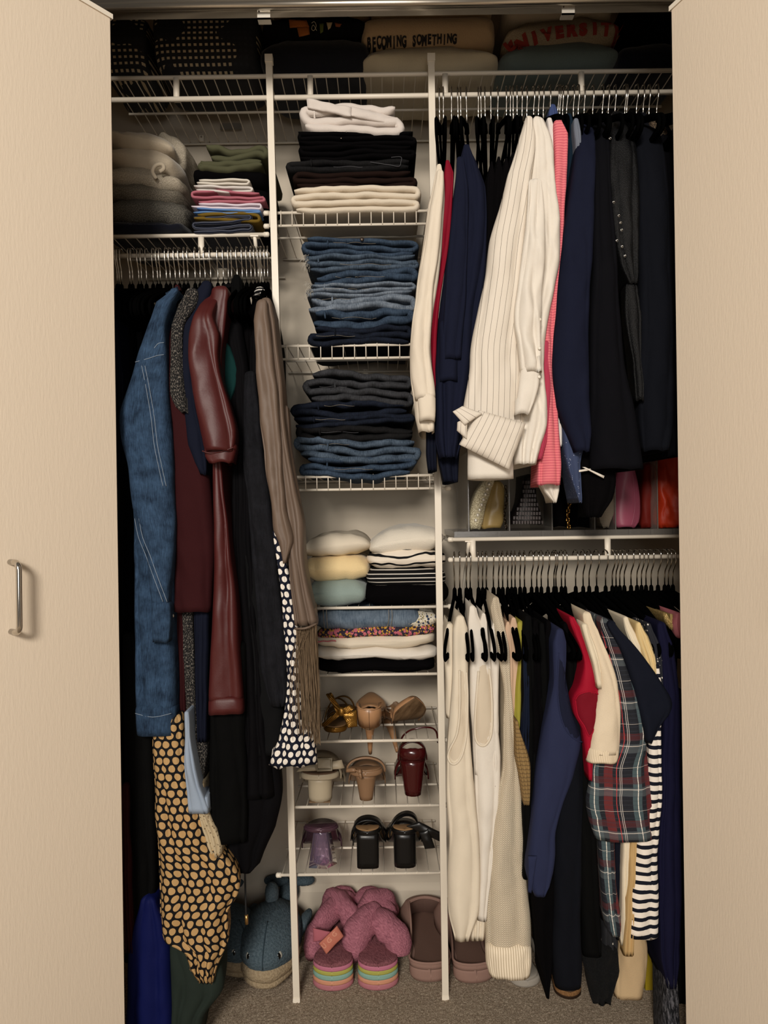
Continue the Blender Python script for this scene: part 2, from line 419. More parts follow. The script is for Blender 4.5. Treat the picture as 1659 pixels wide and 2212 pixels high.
def puff(xl, xr, yt, yb, d, depth=.24, seed=0, e=3.2, amp=.006, sag=0.0, tilt=0.0, ny=16, nr=56):
    """soft puffy folded sweater: superellipse sections rounded to the front"""
    A, B = P(xl, (yt + yb) / 2, d), P(xr, (yt + yb) / 2, d); cx, hw = (A.x + B.x) / 2, (B.x - A.x) / 2
    zt, zb = P((xl + xr) / 2, yt, d + .02).z, P((xl + xr) / 2, yb, d + .02).z; cz, hh = (zt + zb) / 2, (zt - zb) / 2
    v, u, f = [], [], []
    for i in range(ny + 1):
        t = i / ny; yy = depth * t; e2 = (1 - abs(1 - min(1, (yy + .0008) / .055)) ** 2.2) ** (1 / 2.2) if yy < .055 else 1.0
        if t > .85: e2 = (1 - ((t - .85) / .15) ** 2 * .9) ** .5
        for j in range(nr):
            a = 2 * math.pi * j / nr; c, s = math.cos(a), math.sin(a)
            x = hw * (abs(c) ** (2 / e)) * (1 if c > 0 else -1) * (.82 + .18 * e2); z = hh * (abs(s) ** (2 / (e * .8))) * (1 if s > 0 else -1) * e2
            sx = x / hw; z += sag * (1 - sx * sx) * (.5 + .5 * z / hh) + tilt * sx
            p = Vector((cx + x, d + yy, cz + z)); nn = noise.noise_vector(Vector((p.x * 16, p.z * 16, p.y * 14 + seed * 3.1)))
            p += nn * amp + Vector((0, 0, 1)) * amp * .6 * N(p.x * 45, seed, p.y * 30); v.append(p); u.append((a / (2 * math.pi) * 2 * (hw + hh) * 1.6, yy))
    for i in range(ny):
        for j in range(nr):
            a, b = i * nr + j, i * nr + (j + 1) % nr; f.append((a, b, b + nr, a + nr))
    f.append(tuple(range(nr))[::-1]); f.append(tuple(range(ny * nr, (ny + 1) * nr)))
    return v, f, u
def sweater(name, cat, label, mat, *a, parts=(), group=None, **k):
    v, f, u = puff(*a, **k); u = [(p.x, p.z) for p in v]
    o = mesh(name, v, f, mat, None, u); tag(o, label, cat, group)
    for q in parts: q(o)
    return o
def letters(txt, place, mat, target, name='lettering', size=.015, bold=.0, off=.0012, sx=1.0):
    """flat print or stitching laid on the cloth; place(i, n) -> (px, py, angle, d)"""
    mb = MB(); dg = bpy.context.evaluated_depsgraph_get()
    bv = BVHTree.FromPolygons([v.co.copy() for v in target.data.vertices], [tuple(p.vertices) for p in target.data.polygons])
    for i, ch in enumerate(txt):
        if ch == ' ': continue
        cu = bpy.data.curves.new('glyph', 'FONT'); cu.body = ch; cu.size = size; cu.align_x = 'CENTER'; cu.offset = bold; cu.resolution_u = 3
        ob = bpy.data.objects.new('glyph', cu); COL.objects.link(ob); bpy.context.view_layer.update()
        me = bpy.data.meshes.new_from_object(ob.evaluated_get(bpy.context.evaluated_depsgraph_get()))
        bm = bmesh.new(); bm.from_mesh(me); bmesh.ops.triangulate(bm, faces=bm.faces)
        for _ in range(2):
            le = [e for e in bm.edges if e.calc_length() > size * .12]
            if le: bmesh.ops.subdivide_edges(bm, edges=le, cuts=1); bmesh.ops.triangulate(bm, faces=bm.faces)
        bm.to_mesh(me); bm.free()
        px, py, an, d = place(i, len(txt)); o = P(px, py, d); ca, sa = math.cos(an), math.sin(an); vs = []
        for w in me.vertices:
            x, z = w.co.x * sx, w.co.y; X, Z = o.x + x * ca - z * sa, o.z + x * sa + z * ca
            h = bv.ray_cast(Vector((X, .8, Z)), Vector((0, 1, 0)))
            vs.append(Vector((X, (h[0].y if h[0] else d) - off, Z)))
        mb.add(vs, [tuple(p.vertices) for p in me.polygons])
        bpy.data.objects.remove(ob); bpy.data.curves.remove(cu)
    return mb.build(name, mat, target, smooth=False)

# ------------------------------------------------------------------ materials of the place
WALL = plain('wall_paint', '#c5baa9', .85, bs=.12, sc=90, spec=.2)
DOORM, n_, b_ = nt('door_paint'); b_.inputs['Base Color'].default_value = S('#ddcdb8'); b_.inputs['Roughness'].default_value = .6; b_.inputs['Specular IOR Level'].default_value = .25
c_ = n_.nodes.new('ShaderNodeTexCoord'); mp_ = n_.nodes.new('ShaderNodeMapping'); mp_.inputs['Scale'].default_value = (1, 1, .18)
n_.links.new(c_.outputs['Object'], mp_.inputs[0]); bump(n_, b_, texn(n_, mp_.outputs[0], 260, 4, .6), .22, .002)
WIRE = plain('white_epoxy_wire', '#dcd2c2', .35, spec=.4)
WCAP = plain('white_plastic_cap', '#e6dccb', .45)
POSTM = plain('white_steel_post', '#ddd3c2', .4, bs=.05)
CHROME = plain('chrome', '#c9c3ba', .16, 1.0)
STEEL = plain('brushed_steel', '#b6ada0', .32, 1.0)
VELVET = fab('black_velvet', '#040404', 1, 1400, .2, spec=.0)
m_, n_, b_ = nt('carpet'); c_ = n_.nodes.new('ShaderNodeTexCoord'); oc = c_.outputs['Object']
f_ = mth(n_, 'ADD', mth(n_, 'MULTIPLY', texn(n_, oc, 620, 4, .7), .65), mth(n_, 'MULTIPLY', texn(n_, oc, 260, 3, .6), .35))
n_.links.new(ramp(n_, f_, [(.36, S('#6e5d4d')), (.5, S('#ab9984')), (.62, S('#e6d6c0'))]), b_.inputs['Base Color'])
b_.inputs['Roughness'].default_value = 1.0; b_.inputs['Specular IOR Level'].default_value = .05; bump(n_, b_, f_, .9, .006); CARPET = m_

# ------------------------------------------------------------------ structure
XL, XR, ZC = -.80, .82, 2.50
mb = MB(); mb.box(-2.2, 2.2, -2.6, DB + .1, -.05, -.004); fl = mb.build('floor', CARPET, smooth=False); fl['kind'] = 'structure'
v, f = [], []; x0, x1, y0, y1 = -.62, .64, 1.40, DB; nx, ny = 420, 165
for j in range(ny + 1):
    for i in range(nx + 1):
        x, y = x0 + (x1 - x0) * i / nx, y0 + (y1 - y0) * j / ny
        v.append((x, y, .0015 + .0022 * N(x * 260, y * 260, 3) + .0018 * N(x * 430, y * 430, 1) + .003 * N(x * 9, y * 9, 5)))
        if i < nx and j < ny: a = j * (nx + 1) + i; f.append((a, a + 1, a + nx + 2, a + nx + 1))
o = mesh('carpet_pile', v, f, CARPET, fl); o['kind'] = 'stuff'
def wbox(name, *a, mat=WALL):
    m = MB(); m.box(*a); o = m.build(name, mat, smooth=False); o['kind'] = 'structure'; return o
wbox('wall_back', XL - .1, XR + .1, DB, DB + .1, 0, ZC)
wbox('wall_left', XL - .1, XL, 1.42, DB, 0, ZC)
wbox('wall_right', XR, XR + .1, 1.42, DB, 0, ZC)
wbox('ceiling', XL - .1, XR + .1, 1.42, DB + .1, ZC, ZC + .08)
wbox('wall_front', -2.2, 2.2, 1.36, 1.42, 2.085, 2.6)
m = MB(); m.box(-2.2, -.66, 1.36, 1.42, 0, 2.085); o = m.build('wall_front_left', WALL, smooth=False); o['kind'] = 'structure'
m = MB(); m.box(.70, 2.2, 1.36, 1.42, 0, 2.085); o = m.build('wall_front_right', WALL, smooth=False); o['kind'] = 'structure'
m = MB(); m.add([(XL, DB, 0), (XR, DB, 0), (XR, DB, .1), (XL, DB, .1), (XL, DB - .012, 0), (XR, DB - .012, 0), (XR, DB - .012, .085), (XL, DB - .012, .085)],
                [(4, 5, 6, 7), (7, 6, 2, 3), (0, 4, 7, 3), (1, 2, 6, 5)])
o = m.build('baseboard_back', WALL, smooth=False); o['kind'] = 'structure'

def door(name, xe, sx, hand):
    """flush bifold leaf standing open; its inner edge at (xe, 1.33)"""
    dirv = Vector(hand).normalized(); nrm = Vector((-dirv.y * sx, dirv.x * sx, 0)); Lw = .42; th = .032
    e = Vector((xe, 1.33, 0)); q = [e, e + dirv * Lw, e + dirv * Lw + nrm * th, e + nrm * th]
    v = [p + Vector((0, 0, .015)) for p in q] + [p + Vector((0, 0, 2.022)) for p in q]
    o = structure(name, v, BOXF, DOORM, smooth=False)
    bm = bmesh.new(); bm.from_mesh(o.data); bmesh.ops.recalc_face_normals(bm, faces=bm.faces); bmesh.ops.bevel(bm, geom=bm.edges[:], offset=.0015, segments=2, affect='EDGES'); bm.to_mesh(o.data); bm.free()
    g = Vector((0, 0, 0)); w = nrm * .0015
    v = [p + Vector((0, 0, 2.022)) for p in (q[0] - w - dirv * .004, q[1] - w, q[2] + w, q[3] + w - dirv * .004)] + [p + Vector((0, 0, 2.031)) for p in (q[0] - w - dirv * .004, q[1] - w, q[2] + w, q[3] + w - dirv * .004)]
    mesh('top_strip', v, BOXF, WCAP, o, smooth=False)
    return o, e, dirv, nrm
dl = door('door_1', -.4985, -1, (-.615, -.788, 0))
dr = door('door_2', .5510, 1, (.342, -.94, 0))
def handle(D, t, z, L=.115):
    o, e, dv, nr = D; out = -nr; c = e + dv * t; pr = .030; r = .0048; R = .012
    path = []
    for zz, sg in ((z + L / 2, 1), (z - L / 2, -1)):
        arc = [c + out * (-.001) + Vector((0, 0, zz)), c + out * (pr - R) + Vector((0, 0, zz))]
        for k in range(1, 6): a = math.pi / 2 * k / 5; arc.append(c + out * (pr - R + R * math.sin(a)) + Vector((0, 0, zz - sg * R * (1 - math.cos(a)))))
        path += arc if sg > 0 else arc[::-1]
    mb = MB(); mb.tube(path, r, 14); mb.build('handle', CHROME, o)
hz = P(10, 1290, 1.17).z
handle(dl, .197, hz); handle(dr, .262, hz)

# header track with its two brackets
tr = empty('trim_1', (0, 1.37, 2.07)); tr['kind'] = 'structure'
m = MB(); m.tube([(-.57, 1.36, 2.064), (.62, 1.36, 2.064)], .0075, 12); m.box(-.60, .62, 1.355, 1.395, 2.064, 2.085); m.build('track', STEEL, tr)
for px, py in ((570, 30), (1227, 20)):
    c = P(px, py, 1.375); mb = MB(); mb.box(c.x - .0125, c.x + .0125, 1.373, 1.376, c.z - .0105, 2.08); mb.box(c.x - .0125, c.x + .0125, 1.373, 1.39, c.z - .0105, c.z - .0085)
    b = mb.build('bracket', plain('zinc', '#cfcabf', .4, .6), tr, smooth=False)
    mb = MB(); mb.ball((c.x - .009, 1.3725, c.z + .003), .0016); mb.build('rivet', plain('dark_rivet', '#3a3530', .5, .5), b)

# ------------------------------------------------------------------ wire shelving
def wire_shelf(label, xl, xr, z, lip=0.0, rod=None, brackets=(), fr=.0036, capL=True, capR=True, nol=False, phase=.4, hr=(None, None)):
    t = empty('wire_shelf', ((xl + xr) / 2, DS, z), label, 'shelf', 'white wire shelves')
    def bar(nm, y, zz, r, a=xl, b=xr, par=t):
        m = MB(); m.tube([(a, y, zz), (b, y, zz)], r, 10); return m.build(nm, WIRE, par)
    f = bar('front_rod', DS, z, fr); caps = []
    bar('middle_rod', DS + .135, z - .0045, .0028, xl - .004, xr + .004); bar('back_rod', DB - .012, z - .0045, .0028, xl - .004, xr + .004)
    if lip: bar('lip_rod', DS - .001, z - lip, .0030)
    ends = [(x, z, DS) for x, k in ((xl, capL), (xr, capR)) if k]
    if lip: ends += [(x, z - lip, DS) for x, k in ((xl, capL), (xr, capR)) if k]
    if rod:
        a, b = hr[0] if hr[0] is not None else xl, hr[1] if hr[1] is not None else xr
        bar('hanging_rod', DR, z - rod, .0056, a, b)
        for px in brackets:
            cx = P(px, 300 if z > 1.9 else 530 if z > 1.5 else 1180, DS).x
            m = MB(); m.loft([[Vector((cx + sx_ * .0062, DS + sy * .004, z - .002 - k * (rod + .002))) for sx_, sy in ((-1, -1), (0, -1.6), (1, -1), (1, 1), (-1, 1))] for k in (0, .5, 1)]); m.build('rod_bracket', WCAP, t)
        ends += [(x, z - rod, DR) for x, k in ((a, capL), (b, capR)) if k]
    for x, zz, y in ends:
        m = MB(); sg = -1 if x < (xl + xr) / 2 else 1; m.tube([(x - sg * .004, y, zz), (x + sg * .006, y, zz), (x + sg * .0085, y, zz)], [.0056, .0058, .003], 10); m.build('end_cap', WCAP, t)
    m = MB(); pts = [(0, DB - .012, z - .001), (0, DS + .01, z + .0005), (0, DS - .0035, z + .0022)]
    if lip: pts = pts[:2] + [(0, DS - .003, z + .0035), (0, DS - .0052, z), (0, DS - .0050, z - lip - .001)]
    m.tube([Vector(p) for p in pts], .00125, 5); w = None
    k = int((xr - xl - .008) / .0254)
    for i in range(k + 1):
        x = xl + .006 + .0254 * phase * 0 + i * .0254
        if x > xr - .003: break
        if w is None:
            w = m.build('deck_wire', WIRE, t); base = w.location.copy(); x_first = x
            w.location.x = base.x + x
        else:
            c = w.copy(); COL.objects.link(c); c.location.x = base.x + x
    return t
def X(px, py, d=DS): return P(px, py, d).x
def Z(px, py, d=DS): return P(px, py, d).z
ZT = Z(845, 161)
wire_shelf('long white wire shelf across the top of the closet', X(236, 172), X(1475, 152), ZT, rod=.0505, brackets=(383, 672, 963, 1257), fr=.0048, capL=False, capR=False)
ZL = Z(415, 509)
wire_shelf('white wire shelf at left under the stacks of folded tops', X(236, 512), X(574, 503), ZL, rod=.0455, brackets=(435,), fr=.0045, capL=False)
ZR = Z(1215, 1162)
wire_shelf('white wire shelf at right under the clear purse organizer', X(975, 1166), X(1480, 1158), ZR, rod=.0455, brackets=(1021, 1312), fr=.0045, capR=False)
CS = {}
for i, (xa, xb, py, lip, lab) in enumerate((
        (577, 962, 457, .0295, 'lipped wire shelf under the black and white trousers'), (590, 965, 745, .0295, 'lipped wire shelf under the pile of faded blue jeans'),
        (606, 966, 1028, .0295, 'lipped wire shelf under the pile of dark and mid blue jeans'), (622, 972, 1312, 0, 'flat wire shelf under the two piles of sweaters'),
        (628, 978, 1457, 0, 'flat wire shelf under the folded denim and floral scarf'), (628, 958, 1600, 0, 'flat wire shelf holding nude and gold heels'),
        (632, 958, 1741, 0, 'flat wire shelf holding cream sandal and red heel'), (604, 955, 1887, 0, 'lowest flat wire shelf holding black and purple heels'))):
    CS[i + 1] = Z(830, py)
    wire_shelf(lab, X(xa, py), X(xb, py), CS[i + 1], lip=lip, fr=.0034)
def arm(px, z, label):
    a = P(px, 500, DS).x; r = empty('support_arm', (a, DS, z), label, 'bracket', 'slanted arms under the wire shelves'); m = MB()
    m.tube([(a, DS - .001, z - .004), (a, DS + .012, z - .02), (a + .004, DB - .05, z - .20), (a + .004, DB - .012, z - .24)], .0042, 8); m.build('strut', WCAP, r); m = MB(); m.box(a - .009, a + .009, DS - .006, DS + .010, z - .006, z - .0035); m.build('clip', WCAP, r, smooth=False)
arm(550, ZL, 'white slanted support arm under the right end of the left shelf'); arm(1003, ZR, 'white slanted support arm under the left end of the right shelf')
def post(label, top, foot):
    t = P(*top, 1.588); b = P(*foot, 1.588); b.z = .006; r = empty('shelf_post', b, label, 'post', 'white shelf posts')
    def sq(c, h, dy=.006): return [c + Vector((sx * h, sy * dy, 0)) for sx, sy in ((-1, -1), (1, -1), (1, 1), (-1, 1))]
    m = MB(); m.loft([sq(b, .0072), sq(t - (t - b) * .006, .0072)]); m.build('upright', POSTM, r, smooth=False)
    m = MB(); m.loft([sq(t - (t - b) * .008, .0086, .008), sq(t, .0086, .008), sq(t + Vector((0, 0, .0015)), .006, .005)]); m.build('cap', WCAP, r, smooth=False)
    m = MB(); m.loft([sq(b - Vector((0, 0, .006)), .0080, .0075), sq(b + Vector((0, 0, .004)), .0078, .007)]); m.build('foot', WCAP, r, smooth=False)
post('white square post on the left of the shelf tower, leaning slightly', (581, 121), (641, 2150))
post('white square post on the right of the shelf tower', (931, 119), (962, 2153))
def clip(px, py, label):
    c = P(px, py, DB - .006); r = empty('wall_clip', c, label, 'clip', 'shelf clips on the back wall')
    m = MB(); m.box(c.x - .006, c.x + .006, DB - .010, DB, c.z - .008, c.z + .008); m.build('plate', WCAP, r, smooth=False)
    m = MB(); m.ball((c.x, DB - .011, c.z + .003), .0025); m.build('screw', STEEL, r)
clip(436, 300, 'small plastic clip with a screw on the back wall under the top shelf'); clip(790, 805, 'small plastic clip on the back wall above the grey jeans')
o = MB(); c = P(500, 277, DB - .006)
o = MB(); o.box(c.x - .028, c.x + .028, DB - .016, DB - .012, c.z - .008, c.z + .008); tag(o.build('label_holder', plain('clear_plastic', '#8d8880', .3, alpha=.55), smooth=False), 'small clear plastic plate clipped under the top shelf at left', 'clip')

# ------------------------------------------------------------------ hangers
def hanger_proto():
    r = empty('velvet_hanger', (0, 0, 0)); m = MB(); pts = []
    R = .0125
    for k in range(-3, 11):
        a = math.radians(k * 18 + 20); pts.append(Vector((0, R * math.cos(a), .0035 - .0 + R * math.sin(a) - .0035)))
    pts += [Vector((0, -R - .0005, -.012)), Vector((0, -R * .7, -.024)), Vector((0, -.002, -.036)), Vector((0, 0, -.046)), Vector((0, 0, -.074))]
    m.tube(pts, .0016, 7); m.build('hook', CHROME, r)
    m = MB(); m.tube([(0, 0, -.068), (0, 0, -.072), (0, 0, -.082), (0, 0, -.092)], [.0028, .0045, .005, .0058], 8)
    path = []
    for sg in (1,):
        path = [Vector((0, 0, -.086)), Vector((0, .05, -.101)), Vector((0, .12, -.130)), Vector((0, .18, -.158)), Vector((0, .197, -.172)), Vector((0, .196, -.184)), Vector((0, .18, -.19)), Vector((0, .10, -.192)), Vector((0, 0, -.192))]
    path = path + [Vector((0, -p.y, p.z)) for p in path[-2::-1]]
    path = smooth_path(path, 3); rings = []
    for i, p in enumerate(path):
        tg = (path[min(i + 1, len(path) - 1)] - path[max(i - 1, 0)]).normalized(); nn = Vector((0, -tg.z, tg.y))
        rings.append([p + Vector((cx_ * .0028, 0, 0)) + nn * (cy_ * .0072) for cx_, cy_ in ((-1, -.6), (0, -1), (1, -.6), (1, .6), (0, 1), (-1, .6))])
    m.loft(rings); m.build('frame', VELVET, r); return r
HP = hanger_proto(); used = [False]
def hang(px, py_rod, z, label, group, rz=0.0, dz=0.0, rnd=random):
    x = P(px, py_rod, DR - .012).x
    if not used[0]: o = HP; used[0] = True
    else:
        o = HP.copy(); COL.objects.link(o)
        for c in HP.children: d = c.copy(); COL.objects.link(d); d.parent = o
    o.location = (x, DR, z + dz); o.rotation_euler = (0, 0, rz); tag(o, label, 'hanger', group); return o
rg = random.Random(4)
zr1, zr2, zr3 = ZT - .0505 + .0048, ZL - .0455 + .0048, ZR - .0455 + .0048
for v in (75, 92, 115, 190, 215, 270, 295, 340, 400, 440, 465, 520, 555, 600, 640, 680, 715, 780, 825, 870, 920, 985, 1035, 1080, 1110, 1160, 1205, 1245, 1285, 1320, 1350, 1380, 1405, 1435):
    hang(230 + v * .2411, 560, zr2, 'black velvet hanger with chrome hook on the left rod', 'hangers on the left rod', rg.uniform(-.10, .10) + .04)
for v in (450, 470, 512, 545, 560, 590, 650, 665, 685, 715, 750, 795, 815, 830, 850, 875, 900, 935, 960, 985, 1020, 1060, 1070, 1085, 1105, 1140, 1165, 1195, 1240, 1290, 1320, 1355, 1405, 1415, 1465, 1500, 1530, 1570):
    hang(760 + v * .422, 205, zr1, 'black velvet hanger with chrome hook on the upper right rod', 'hangers on the upper right rod', rg.uniform(-.07, .07) + (-.13 if v < 900 else .0), rg.uniform(-.001, .001))
for i, v in enumerate((130, 165, 210, 235, 290, 318, 343, 390, 425, 452, 485, 512, 535, 568, 598, 645, 680, 710, 755, 795, 808, 845, 870, 940, 990, 1030, 1080, 1140, 1185, 1210, 1235, 1265, 1310, 1350, 1380, 1410, 1445, 1490, 1535, 1560, 1590)):
    hang(940 + v * .3255, 1215, zr3, 'empty black velvet hanger, leftmost on the lower right rod' if i == 0 else 'black velvet hanger with chrome hook on the lower right rod', None if i == 0 else 'hangers on the lower right rod', (-.15 if i == 0 else -.03 if v < 600 else .10 + v * .0001) + rg.uniform(-.06, .06))

# ------------------------------------------------------------------ cloth colours
BLACKC = fab('black_cotton', '#070607', .95, 900, .3, .2, spec=.04, wr=1)
BLACKD = denim('black_denim', '#0b0b0c', '#1c1b1c')
BROWNC = fab('dark_brown_cotton', '#1f1512', .95, 800, .3, .2, spec=.04, wr=1)
WHITED = fab('white_denim', '#d6ccc4', .9, 700, .4, .06, wr=1.2)
CREAMD = fab('cream_denim', '#d9ccb8', .9, 700, .4, .06, wr=1.2)
JEAN1 = denim('dark_indigo_denim', '#080b12', '#1d2434'); JEAN2 = denim('mid_blue_denim', '#1c2734', '#5d6c7d')
JEAN3 = denim('faded_blue_denim', '#333f4e', '#8d97a3'); JEAN4 = denim('deep_blue_denim', '#172130', '#46576b')
JACK = denim('jacket_denim', '#0f1b2b', '#3b536f'); GREYJ = denim('charcoal_denim', '#1c1c1e', '#45464a')
CHARD = denim('washed_black_denim', '#0b0b0e', '#1c1c21')
THREAD = plain('pale_thread', '#857b6c', .9); JTHREAD = plain('blue_grey_thread', '#7d8895', .9); DTHREAD = plain('grey_thread', '#57565a', .9)
WHITEC = fab('white_cotton', '#d8d0c4', .9, 800, .3, .04, wr=1.2)
IVORY = fab('ivory_cotton', '#d5c9b5', .9, 900, .25, .04, wr=.8)
CREAMK = fab('cream_fleece', '#e3d3b4', 1, 500, .5, .05, sheen=.2); BUTTER = fab('butter_knit', '#e2c998', 1, 500, .5, .05, sheen=.2)
SAGE = fab('sage_knit', '#8a9993', 1, 500, .5, .08, sheen=.2)
BEIGEK = fab('beige_fleece', '#b3a692', 1, 350, .6, .08, sheen=.25); TAN = fab('tan_fleece', '#b79d7c', 1, 350, .6, .08, sheen=.2)
OATM = speckle('oatmeal_marl', '#8d8474', '#b5aa98', 500, .4, .6); GREYM = speckle('grey_brown_marl', '#4d483f', '#7c7467', 500, .4, .6)
HEATH = speckle('dark_heather', '#34322e', '#6c685f', 500, .42, .62); SLATE = fab('slate_green_fleece', '#5f6b68', 1, 350, .6, .1, sheen=.2)
CHARC = fab('charcoal_fleece', '#1c1d22', 1, 350, .5, .15, sheen=.15); NAVYF = fab('midnight_fleece', '#10121c', 1, 350, .5, .15, sheen=.15)
OLIVE = fab('olive_cotton', '#4c4c38', .9, 700, .3, .1, wr=1.5); MOSS = fab('mustard_olive_cotton', '#6b5520', .9, 700, .3, .1, wr=1)
PINKC = fab('rose_cotton', '#aa6470', .9, 700, .3, .06, wr=1); LILAC = fab('pale_lilac_cotton', '#d9cdd6', .9, 700, .3, .05, wr=1)
SKY = fab('sky_blue_cotton', '#5f84b6', .9, 700, .3, .06, wr=1); GREYW = fab('soft_white_cotton', '#d6cfc9', .9, 700, .3, .06, wr=1)
RIBNV = stripes('navy_pinstripe_jersey', '#161b2a', '#8b8d9a', .0042, .28, 'v')

def jean_parts(xl, xr, yt, yb, d=1.596, col=THREAD, seed=0, tag_side=-1, button=None, fray=False):
    """stitched seams, a belt loop and a button along the front edges"""
    def f(o):
        rnd = random.Random(seed); bv = BVHTree.FromPolygons([v.co.copy() for v in o.data.vertices], [tuple(p.vertices) for p in o.data.polygons])
        def on(px, py, off=.0012):
            p = P(px, py, d); h = bv.ray_cast(Vector((p.x, 1.2, p.z)), Vector((0, 1, 0))); return Vector((p.x, (h[0].y if h[0] else d) - off, p.z))
        for k in range(1):
            y = yt + (yb - yt) * rnd.uniform(.25, .8); a = rnd.uniform(.05, .35); b = a + rnd.uniform(.25, .5); m = MB()
            m.tube([on(xl + (xr - xl) * (a + (b - a) * q / 22), y + 1.2 * math.sin(q * .4 + k), .0002) for q in range(23)], .0004, 4); m.build('seam', col, o)
        m = MB(); cx = xl + (xr - xl) * rnd.uniform(.12, .3); ym = (yt * .6 + yb * .4)
        m.tube([on(cx, ym - 7), on(cx, ym, .0022), on(cx + 1, ym + 7)], [.0022, .0026, .0022], 5); m.build('belt_loop', o.data.materials[0], o)
        if button: m = MB(); c = on(*button, .002); m.ball(c, (.0046, .0018, .0046), 12, 6); m.build('button', plain('antique_button', '#3d332c', .4, .6), o)
        if fray:
            m = MB()
            for q in range(46):
                p = on(xl + rnd.uniform(2, 14), yb - rnd.uniform(0, yb - yt), .001); e = p + Vector((rnd.uniform(-.014, .001), rnd.uniform(-.006, 0), rnd.uniform(-.02, .003)))
                m.tube([p, (p + e) / 2 + Vector((rnd.uniform(-.004, .002), -.002, .003)), e], .00028, 3)
            f_ = m.build('frayed_hem', plain('raw_threads', '#b7b1a6', .95), o); f_['kind'] = 'stuff'
    return f
RD = 1.590
# shelf 1: white, black, brown and cream trousers
fold('folded_trousers', 'trousers', 'cream denim trousers at the bottom of the pile on the top lipped shelf', CREAMD, 628, 903, 402, 458, RD, L=4, side=1, seed=3, arch=.006, amp=.25, group='trousers on the top lipped shelf')
fold('folded_trousers', 'trousers', 'dark brown trousers folded just above the cream pair', BROWNC, 624, 899, 366, 405, RD + .002, L=3, side=1, seed=5, amp=.3, group='trousers on the top lipped shelf')
fold('folded_trousers', 'jeans', 'black jeans with grey stitched pocket, above the brown trousers', BLACKD, 620, 895, 341, 369, RD + .003, L=2, side=-1, seed=8, amp=.3, group='trousers on the top lipped shelf',
     parts=(jean_parts(640, 880, 345, 366, col=DTHREAD, seed=2), lambda o: line('pocket_stitching', DTHREAD, [(800, 350, RD - .001), (840, 356, RD - .001), (862, 359, RD - .001), (866, 350, RD - .001), (866, 339, RD - .001), (845, 340, RD - .001)], .0005, o)))
fold('folded_trousers', 'trousers', 'black trousers with loose soft folds in the middle of the black pile', BLACKC, 634, 896, 310, 345, RD + .002, L=3, side=1, seed=11, amp=.35, group='trousers on the top lipped shelf')
fold('folded_trousers', 'trousers', 'black trousers with two silver rivets directly under the white pair', BLACKC, 636, 899, 281, 313, RD, L=3, side=1, seed=13, amp=.35, tilt=-.004, group='trousers on the top lipped shelf',
     parts=(lambda o: [(lambda m: (m.ball(P(x, y, RD - .002), .0016), m.build('rivet', CHROME, o)))(MB()) for x, y in ((737, 299), (748, 285))],))
fold('folded_trousers', 'trousers', 'white denim trousers with dark button on top of the pile', WHITED, 640, 868, 226, 285, RD - .004, L=3, side=1, seed=17, amp=.35, tilt=-.012, group='trousers on the top lipped shelf',
     parts=(jean_parts(650, 850, 240, 270, col=fab('cream_stitch', '#cfc4b8'), seed=4, button=(765, 243)),
            lambda o: patcho('waistband', WHITED, [(662, 212, RD - .012), (760, 232, RD - .014), (758, 252, RD - .016), (664, 232, RD - .012)], o, bulge=.004, wr=.004),
            lambda o: patcho('fly', WHITED, [(757, 229, RD - .012), (852, 252, RD + .004), (852, 270, RD + .002), (757, 250, RD - .014)], o, bulge=.005, wr=.003)))
# shelf 2: blue jeans
j2 = [(654, 902, 512, 548, JEAN4, 3, 'dark blue jeans with metal button topping the pile of blue jeans', 21, -.010, (782, 519)), (648, 905, 546, 582, JEAN2, 3, 'dusky blue jeans with frayed hem, second from top of the blue pile', 23, 0, None),
      (660, 900, 580, 611, JEAN4, 2, 'deep blue jeans with buttonhole flap in the upper part of the blue pile', 27, .004, None), (656, 897, 609, 638, JEAN3, 3, 'palest faded jeans with ragged hem threads in the middle of the blue pile', 29, 0, None),
      (658, 894, 636, 668, JEAN3, 2, 'pale stone-washed jeans below the palest pair', 31, 0, None), (658, 893, 666, 703, JEAN4, 2, 'smooth mid blue jeans above the bottom pair of the blue pile', 33, 0, None),
      (659, 890, 701, 743, JEAN1, 3, 'indigo jeans at the bottom of the blue pile', 37, 0, None)]
for q, (a, b, c, e, mt, L, lab, sd, tl, bt) in enumerate(j2):
    fold('folded_jeans', 'jeans', lab, mt, a, b, c, e, RD + .001 * (q % 3), L=L, side=1 if q % 3 else -1, seed=sd, amp=.5, tilt=tl, group='blue jeans on the second lipped shelf',
         parts=(jean_parts(a + 8, b - 15, c + 3, e - 3, seed=sd, button=bt, fray=q in (1, 3)),))
# shelf 3: dark and mid blue jeans
j3 = [(658, 888, 806, 868, GREYJ, 4, 'charcoal grey jeans slumped on top of the dark pile', 41, -.018), (633, 890, 866, 897, JEAN1, 2, 'very dark indigo jeans just under the charcoal pair', 43, .002),
      (627, 893, 895, 921, JEAN1, 2, 'near-black indigo jeans in the middle of the dark pile', 45, 0), (640, 901, 919, 950, BLACKD, 2, 'black jeans lying on the mid blue pair', 47, -.006),
      (640, 904, 944, 992, JEAN2, 3, 'mid blue jeans with whiskered waistband, second from bottom', 49, -.006), (642, 898, 988, 1031, JEAN4, 3, 'mid blue jeans at the bottom of the dark pile', 53, 0)]
for q, (a, b, c, e, mt, L, lab, sd, tl) in enumerate(j3):
    fold('folded_jeans', 'jeans', lab, mt, a, b, c, e, RD + .001 * (q % 2), L=L, side=1 if q % 2 == 0 else -1, seed=sd, amp=.5, tilt=tl, group='dark jeans on the third lipped shelf',
         parts=(jean_parts(a + 8, b - 20, c + 4, e - 3, seed=sd, col=DTHREAD if q in (0, 3) else THREAD),))
